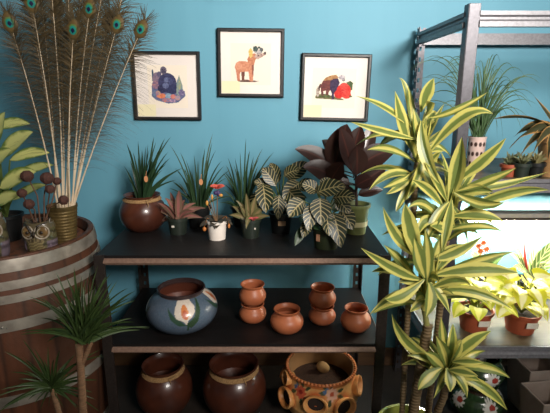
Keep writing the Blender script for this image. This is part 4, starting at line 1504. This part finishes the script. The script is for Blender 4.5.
# ------------------------------------------------------------------ foreground: tall variegated dracaena
DY = 1.40
pc = at(411, 413, DY)
DCN = V((pc.x + .004, DY, 0))
DPH, DPR = 0.395, 0.125
t = thing('variegated_dracaena', DCN, 'tall yellow-edged dracaena on bare canes in a yellow-green pot', 'plant')
MB().lathe([(0, 0), (.085, 0), (.09, .01), (.118, DPH - .03), (DPR, DPH - .012), (DPR, DPH), (DPR - .012, DPH), (DPR - .016, DPH - .03), (.08, .06), (0, .05)], DCN, 56).build('pot', mat('lime_glaze', (158, 164, 76), (134, 140, 60), .3, coat=.3), t)
MB().lathe([(0, DPH - .045), (DPR - .018, DPH - .05)], DCN, 40).build('soil', SOIL, t)


def canemat():
    m, nt, b = newmat('cane_bark')
    f = noise(nt, 30, 3, (1, 1, 4))
    nt.links.new(mixrgb(nt, f, lin((124, 98, 66)), lin((92, 78, 54))), b.inputs['Base Color'])
    b.inputs['Roughness'].default_value = .7
    w = node(nt, 'ShaderNodeTexWave'); w.bands_direction = 'Z'; w.inputs['Scale'].default_value = 26; w.inputs['Distortion'].default_value = 2.5
    tc = node(nt, 'ShaderNodeTexCoord'); nt.links.new(tc.outputs['Object'], w.inputs[0])
    bump(nt, b, w.outputs[1], .5, .004)
    return m


CANE = canemat()


def cane(pix, rad, Ys, par):
    pts = [at(u, v, Y) for (u, v), Y in zip(pix, Ys)]
    # root in soil
    bx = V((pts[0].x - DCN.x, pts[0].y - DCN.y, 0))
    if bx.length > .09: bx = bx.normalized() * .09
    root = DCN + bx + V((0, 0, DPH - .07))
    pts = [root] + [p for p in pts if p.z > root.z + .02]
    # smooth
    out = []
    for a, b2 in zip(pts, pts[1:]):
        for k in range(8): out.append(a.lerp(b2, k / 8))
    out.append(pts[-1])
    for _ in range(3):
        out = [out[0]] + [(out[i - 1] + out[i] * 2 + out[i + 1]) / 4 for i in range(1, len(out) - 1)] + [out[-1]]
    n = len(out)
    rr = [rad * (1.0 - .15 * i / n) * (1 + .06 * math.sin(i * 2.1)) for i in range(n)]
    MB().tube(out, rr, 12).build('cane', CANE, par)
    return out[-1]


cane([(402, 413), (408, 308), (414, 205), (417, 160), (419, 140)], .0105, [1.40, 1.42, 1.45, 1.46, 1.46], t)
cane([(413, 413), (420, 370), (428, 325)], .019, [1.37, 1.36, 1.35], t)
cane([(426, 322), (425, 300), (426, 280)], .0085, [1.35, 1.345, 1.34], t) if False else None
cane([(428, 413), (434, 360), (440, 310), (445, 250), (449, 205)], .0125, [1.42, 1.43, 1.43, 1.42, 1.42], t)
cane([(437, 412), (444, 396), (447, 372)], .014, [1.36, 1.34, 1.33], t)
# shoot growing from the cut cane
MB().tube([at(427, 327, 1.352), at(424, 308, 1.35), at(427, 284, 1.34)], [.010, .009, .007], 10).build('shoot', mat('green_shoot', (136, 132, 72), (112, 110, 58), .6), t)
DRA = leafmat('dracaena_leaf', 'margin', (108, 122, 60), (208, 198, 106), .4, .22)
DRB = leafmat('dracaena_leaf_gold', 'centre', (104, 118, 58), (204, 192, 102), .4, .22)


def crown(base_uv, Y0, leaves, fillers, name='leaf_crown', m=DRA, m2=DRB, stem_len=.05):
    b = MB(); g = MB()
    O = at(*base_uv, Y0)
    for i, lf in enumerate(leaves):
        (bs, tp, w, d0, d1) = lf[:5]
        A = at(*bs, Y0 + d0); B = at(*tp, Y0 + d1)
        S0 = O.lerp(A, .8) + V((0, 0, random.uniform(-stem_len, stem_len) * .7))
        C = S0.lerp(B, .45) + (B - O).cross(V((0, 1, 0))).normalized() * random.uniform(-.02, .02) + V((0, -.01, .10 * (B - S0).length))
        if len(lf) > 5:
            C = at(*lf[5], Y0 + (d0 + d1) / 2)
            C = C * 2 - (S0 + B) / 2          # curve passes through the given point
        hint = V((random.uniform(-.35, .35), -.9, .45 + random.uniform(-.3, .3)))
        (g if i % 3 == 2 else b).leaf(S0, B, w * random.uniform(.74, .94), .12, hint, random.uniform(.12, .45), 16, 'strap', 6, C, twist=random.uniform(-.9, .9))
    O = at(*base_uv, Y0)
    for k in range(int(fillers * 2.2)):
        a = k * 2.4 + .5
        L = random.uniform(.09, .21)
        el = random.uniform(-.2, 1.0)
        d = V((math.cos(a) * math.cos(el), math.sin(a) * math.cos(el) * .9 + .25, math.sin(el)))
        A = O + V((math.cos(a) * .01, math.sin(a) * .01, random.uniform(-stem_len * 1.5, stem_len * .7)))
        (g if k % 3 == 0 else b).leaf(A, A + d * L - V((0, 0, random.uniform(.01, .07))), random.uniform(.024, .038), .32, None, .4, 12, 'strap', 4, None, random.uniform(-1, 1))
    for k in range(7):                                     # young leaves folded round the growing tip
        a = k * 2.4
        A = O + V((math.cos(a) * .006, math.sin(a) * .006, -stem_len * .8))
        b.leaf(A, O + V((math.cos(a) * .03, math.sin(a) * .03, random.uniform(.05, .11))), .026, 0, (math.cos(a), math.sin(a), .2), .6, 10, 'lance', 4)
    b.tube([O + V((0, 0, -stem_len * 1.6)), O + V((0, 0, .02))], [.011, .008], 10)
    b.build(name, m, t)
    g.build(name, m2, t)


crown((420, 140), 1.46, [
    ((419, 130), (434, 78), .058, -.01, -.04), ((409, 130), (395, 91), .048, -.02, -.06), ((412, 128), (408, 86), .034, 0, .02), ((411, 126), (399, 78), .022, .03, .06, (407, 95)),
    ((406, 126), (355, 96), .032, -.03, -.12, (385, 108)), ((428, 132), (488, 92), .030, -.02, -.08, (455, 111)), ((430, 136), (493, 114), .046, -.04, -.12, (462, 118)),
    ((416, 152), (351, 122), .026, -.04, -.12, (386, 132)), ((414, 160), (367, 150), .030, -.04, -.10, (390, 149)), ((421, 132), (440, 184), .046, -.05, -.10, (425, 152)),
    ((424, 150), (406, 200), .036, -.04, -.06), ((416, 170), (383, 188), .028, -.02, -.08, (400, 181)), ((424, 162), (440, 130), .030, 0, .04), ((418, 165), (436, 198), .04, -.02, -.08), ((412, 128), (402, 112), .026, .02, .05),
    ((416, 180), (386, 194), .032, -.02, -.08, (402, 184)), ((418, 185), (396, 212), .032, -.02, -.06, (404, 194)), ((420, 178), (446, 168), .03, 0, .03), ((415, 172), (392, 166), .026, .02, .05), ((420, 140), (444, 104), .028, .04, .10), ((420, 138), (413, 108), .036, -.03, -.04)], 6, stem_len=.09)
crown((449, 205), 1.42, [
    ((449, 192), (462, 137), .062, -.02, -.05), ((453, 192), (506, 138), .052, -.02, -.08, (481, 162)), ((455, 198), (516, 168), .040, -.03, -.10, (485, 182)), ((456, 204), (548, 172), .034, -.02, -.06, (500, 186)),
    ((456, 206), (549, 190), .040, -.04, -.12, (504, 194)), ((454, 208), (505, 202), .036, -.05, -.12, (480, 203)), ((447, 196), (440, 150), .034, .02, .05), ((450, 212), (505, 223), .042, -.04, -.10, (480, 216)), ((450, 216), (503, 232), .036, -.06, -.12, (478, 226)),
    ((446, 200), (425, 162), .04, -.02, -.05), ((444, 206), (412, 180), .04, -.03, -.07, (428, 190)), ((446, 214), (408, 208), .036, -.03, -.08, (426, 206)), ((447, 218), (418, 236), .04, -.04, -.08, (428, 220)), ((450, 218), (442, 252), .04, -.05, -.08), ((448, 215), (424, 246), .036, -.05, -.09), ((452, 200), (484, 160), .03, .03, .08), ((450, 216), (468, 246), .034, -.02, -.05), ((451, 200), (470, 165), .04, .03, .06), ((447, 212), (430, 226), .04, -.06, -.10)], 8, stem_len=.09)
crown((427, 280), 1.34, [
    ((424, 266), (383, 207), .040, -.01, -.05, (400, 241)), ((421, 262), (405, 204), .056, -.02, -.05, (411, 232)), ((428, 272), (425, 229), .044, -.04, -.07), ((417, 268), (407, 212), .036, .02, .03), ((420, 284), (361, 248), .042, -.03, -.10, (396, 270)), ((416, 276), (384, 245), .036, -.01, -.04, (402, 262)),
    ((422, 292), (385, 299), .044, -.05, -.10, (402, 296)), ((433, 276), (519, 273), .050, -.03, -.08, (475, 270)), ((433, 274), (513, 252), .040, -.01, -.05, (472, 262)), ((431, 270), (483, 236), .044, 0, -.02, (454, 253)), ((431, 286), (512, 309), .042, -.04, -.10, (470, 291)),
    ((428, 292), (426, 317), .044, -.06, -.09), ((430, 290), (450, 314), .040, -.05, -.08), ((430, 280), (470, 284), .044, -.05, -.1, (452, 280)), ((429, 270), (447, 226), .044, .01, .02), ((424, 280), (398, 282), .04, .0, -.02), ((432, 270), (462, 244), .036, .03, .06), ((425, 272), (414, 238), .05, -.05, -.09), ((428, 288), (410, 312), .034, -.04, -.06)], 9, stem_len=.065)
crown((447, 368), 1.33, [
    ((437, 366), (392, 314), .046, .0, .03, (409, 343)), ((437, 368), (401, 341), .040, .01, .05, (415, 356)), ((446, 360), (441, 317), .036, .02, .04), ((449, 360), (453, 324), .034, .0, .02), ((452, 362), (491, 331), .048, -.02, -.05, (468, 344)), ((454, 368), (510, 378), .040, -.05, -.10, (483, 366)),
    ((453, 366), (484, 363), .034, -.06, -.10), ((454, 372), (507, 410), .044, -.04, -.08, (484, 387)), ((440, 372), (418, 390), .046, -.04, -.07, (428, 378)), ((446, 372), (450, 392), .038, -.06, -.09), ((450, 374), (467, 398), .036, -.05, -.08), ((447, 366), (436, 336), .044, -.02, -.03), ((450, 366), (462, 340), .044, -.03, -.05), ((449, 368), (472, 352), .036, .03, .06), ((445, 368), (424, 352), .044, -.02, -.04), ((449, 372), (478, 376), .036, -.07, -.12)], 10, stem_len=.03)

# ------------------------------------------------------------------ foreground left: spiky dark dracaena
LY = 1.30
q = at(83, 413, LY)
LC = V((q.x, LY + .02, 0))
t = thing('spiky_dracaena', LC, 'dark spiky dracaena on slim trunks in front of the barrel', 'plant')
pot(t, LC, .14, .105, .24, POTB, True)
LT = mat('ringed_trunk', (150, 112, 80), (110, 80, 56), .7, scale=40, stretch=(1, 1, 5), bmp=.5)
topA = at(79, 345, LY)
MB().tube([LC + V((0, 0, .19)), at(83, 413, LY), at(81, 370, LY), topA], [.015, .0135, .012, .012], 12).build('trunk', LT, t)
MB().tube([at(81, 366, LY), at(86, 355, LY), at(91, 343, LY)], [.008, .008, .007], 10).build('trunk', LT, t)
q2 = at(52, 388, LY + .07)
MB().tube([LC + V((-.07, .03, .19)), q2.lerp(LC + V((-.07, .03, .19)), .5), q2], [.011, .010, .009], 10).build('trunk', LT, t)
LEAF = leafmat('spiky_dracaena_leaf', 'rib', (54, 74, 36), (92, 110, 58), .45, .15)
b = MB()
ct = [(45, 282), (56, 272), (66, 276), (74, 268), (82, 276), (90, 270), (98, 266), (106, 276), (118, 280), (128, 288), (135, 291), (150, 327), (132, 318), (126, 303), (112, 322), (30, 300), (40, 318), (50, 332), (20, 335), (36, 296), (58, 290), (70, 284), (96, 284), (110, 296), (120, 310), (100, 330), (62, 336), (48, 306), (86, 288), (78, 282), (104, 288), (140, 330), (60, 300), (92, 296), (54, 316), (68, 294), (116, 300), (84, 296), (100, 305), (72, 305)]
for (u, v) in ct + [(a_ + random.uniform(-9, 9), b_ + random.uniform(-5, 16)) for a_, b_ in ct]:
    Y = LY + random.uniform(-.13, .13)
    P0 = at(random.uniform(76, 90), random.uniform(336, 344), LY + random.uniform(-.01, .01))
    P1 = at(u, v, Y)
    L = (P1 - P0).length
    C = P0.lerp(P1, .45) + V((0, 0, .19 * L))
    b.leaf(P0, P1, random.uniform(.008, .013), 0, (random.uniform(-.5, .5), -.9, .3), .4, 10, 'blade', 2, C)
b.build('leaf_crown', LEAF, t)
b = MB()
ct = [(0, 390), (10, 372), (2, 408), (20, 356), (34, 348), (48, 346), (60, 350), (74, 356), (88, 366), (98, 380), (96, 400), (84, 392), (70, 372), (30, 366), (18, 385), (28, 400), (40, 410), (64, 408), (78, 410), (14, 400), (44, 360), (58, 364), (5, 352), (36, 380), (66, 384), (100, 350), (24, 342)]
for (u, v) in ct + [(a_ + random.uniform(-9, 9), b_ + random.uniform(-5, 12)) for a_, b_ in ct]:
    Y = LY + .07 + random.uniform(-.12, .12)
    P0 = q2 + V((random.uniform(-.008, .008), 0, random.uniform(-.01, .012)))
    P1 = at(u, v, Y)
    L = (P1 - P0).length
    C = P0.lerp(P1, .4) + V((0, 0, .2 * L))
    b.leaf(P0, P1, random.uniform(.008, .013), 0, (random.uniform(-.5, .5), -.9, .3), .4, 10, 'blade', 2, C)
b.build('leaf_crown', LEAF, t)

# ------------------------------------------------------------------ hexagonal wire lantern high on the wall (throws the shadow at the top)
WB = V((-.229, WY, 2.0)); LP_ = V((0.95, 1.15, 2.88))
HB = LP_.lerp(WB, (2.31 - 1.15) / (WY - 1.15))
t = thing('wire_lantern', HB, 'hexagonal black wire lantern on the wall above the pictures', 'lantern')
b = MB()
s_ = .235
hc = HB + V((0, 0, s_ * .866))
hx = [hc + V((math.cos(k * PI / 3) * s_, 0, math.sin(k * PI / 3) * s_)) for k in range(6)]
for k in range(6):
    for dy in (0, .05):
        b.tube([hx[k] + V((0, dy, 0)), hx[(k + 1) % 6] + V((0, dy, 0))], .0035, 6)
    b.tube([hx[k] + V((0, 0, 0)), hx[k] + V((0, .05, 0))], .005, 6)
for k in (1, 2):
    b.tube([hx[k] + V((0, .05, 0)), V((hx[k].x, WY, hx[k].z))], .004, 6)
b.build('wire_cage', GREY, t)
b = MB().lathe([(0, 0), (.05, 0), (.06, .05), (.05, .13), (.02, .16), (.018, .19), (0, .19)], hc + V((0, 0, -.10)), 24)
b.tube([hc + V((0, 0, .03)), hc + V((0, 0, s_ * .866))], .004, 6)
b.tube([hc + V((-s_ * .5, 0, s_ * .866)), hc + V((s_ * .5, 0, s_ * .866))], .004, 6)
b.build('bulb_holder', BLK, t)

# ------------------------------------------------------------------ light
w = bpy.data.worlds.new('shop_daylight')
scene.world = w
w.use_nodes = True
bg = w.node_tree.nodes['Background']
bg.inputs[0].default_value = (1.0, 0.95, 0.88, 1)
bg.inputs[1].default_value = 0.12


def area(name, loc, aim, sx, sy, power, col):
    d = bpy.data.lights.new(name, 'AREA')
    d.shape = 'RECTANGLE'; d.size = sx; d.size_y = sy; d.energy = power; d.color = col
    o = bpy.data.objects.new(name, d); COL.objects.link(o)
    o.location = loc
    o.rotation_euler = (V(aim) - V(loc)).to_track_quat('-Z', 'Y').to_euler()
    return o


area('ceiling_lamp', (0.75, 1.0, 2.88), (0.45, 2.3, 1.3), 0.2, 0.2, 9, (1.0, 0.93, 0.84))
area('shop_window', (1.5, -1.2, 2.6), (0.15, 2.4, 1.95), 1.0, 0.8, 41, (1.0, 0.95, 0.89)).data.spread = math.radians(72)


scene.view_settings.view_transform = 'Standard'
scene.view_settings.look = 'None'
scene.view_settings.gamma = 1
scene.view_settings.use_curve_mapping = False
scene.view_settings.exposure = 0.0
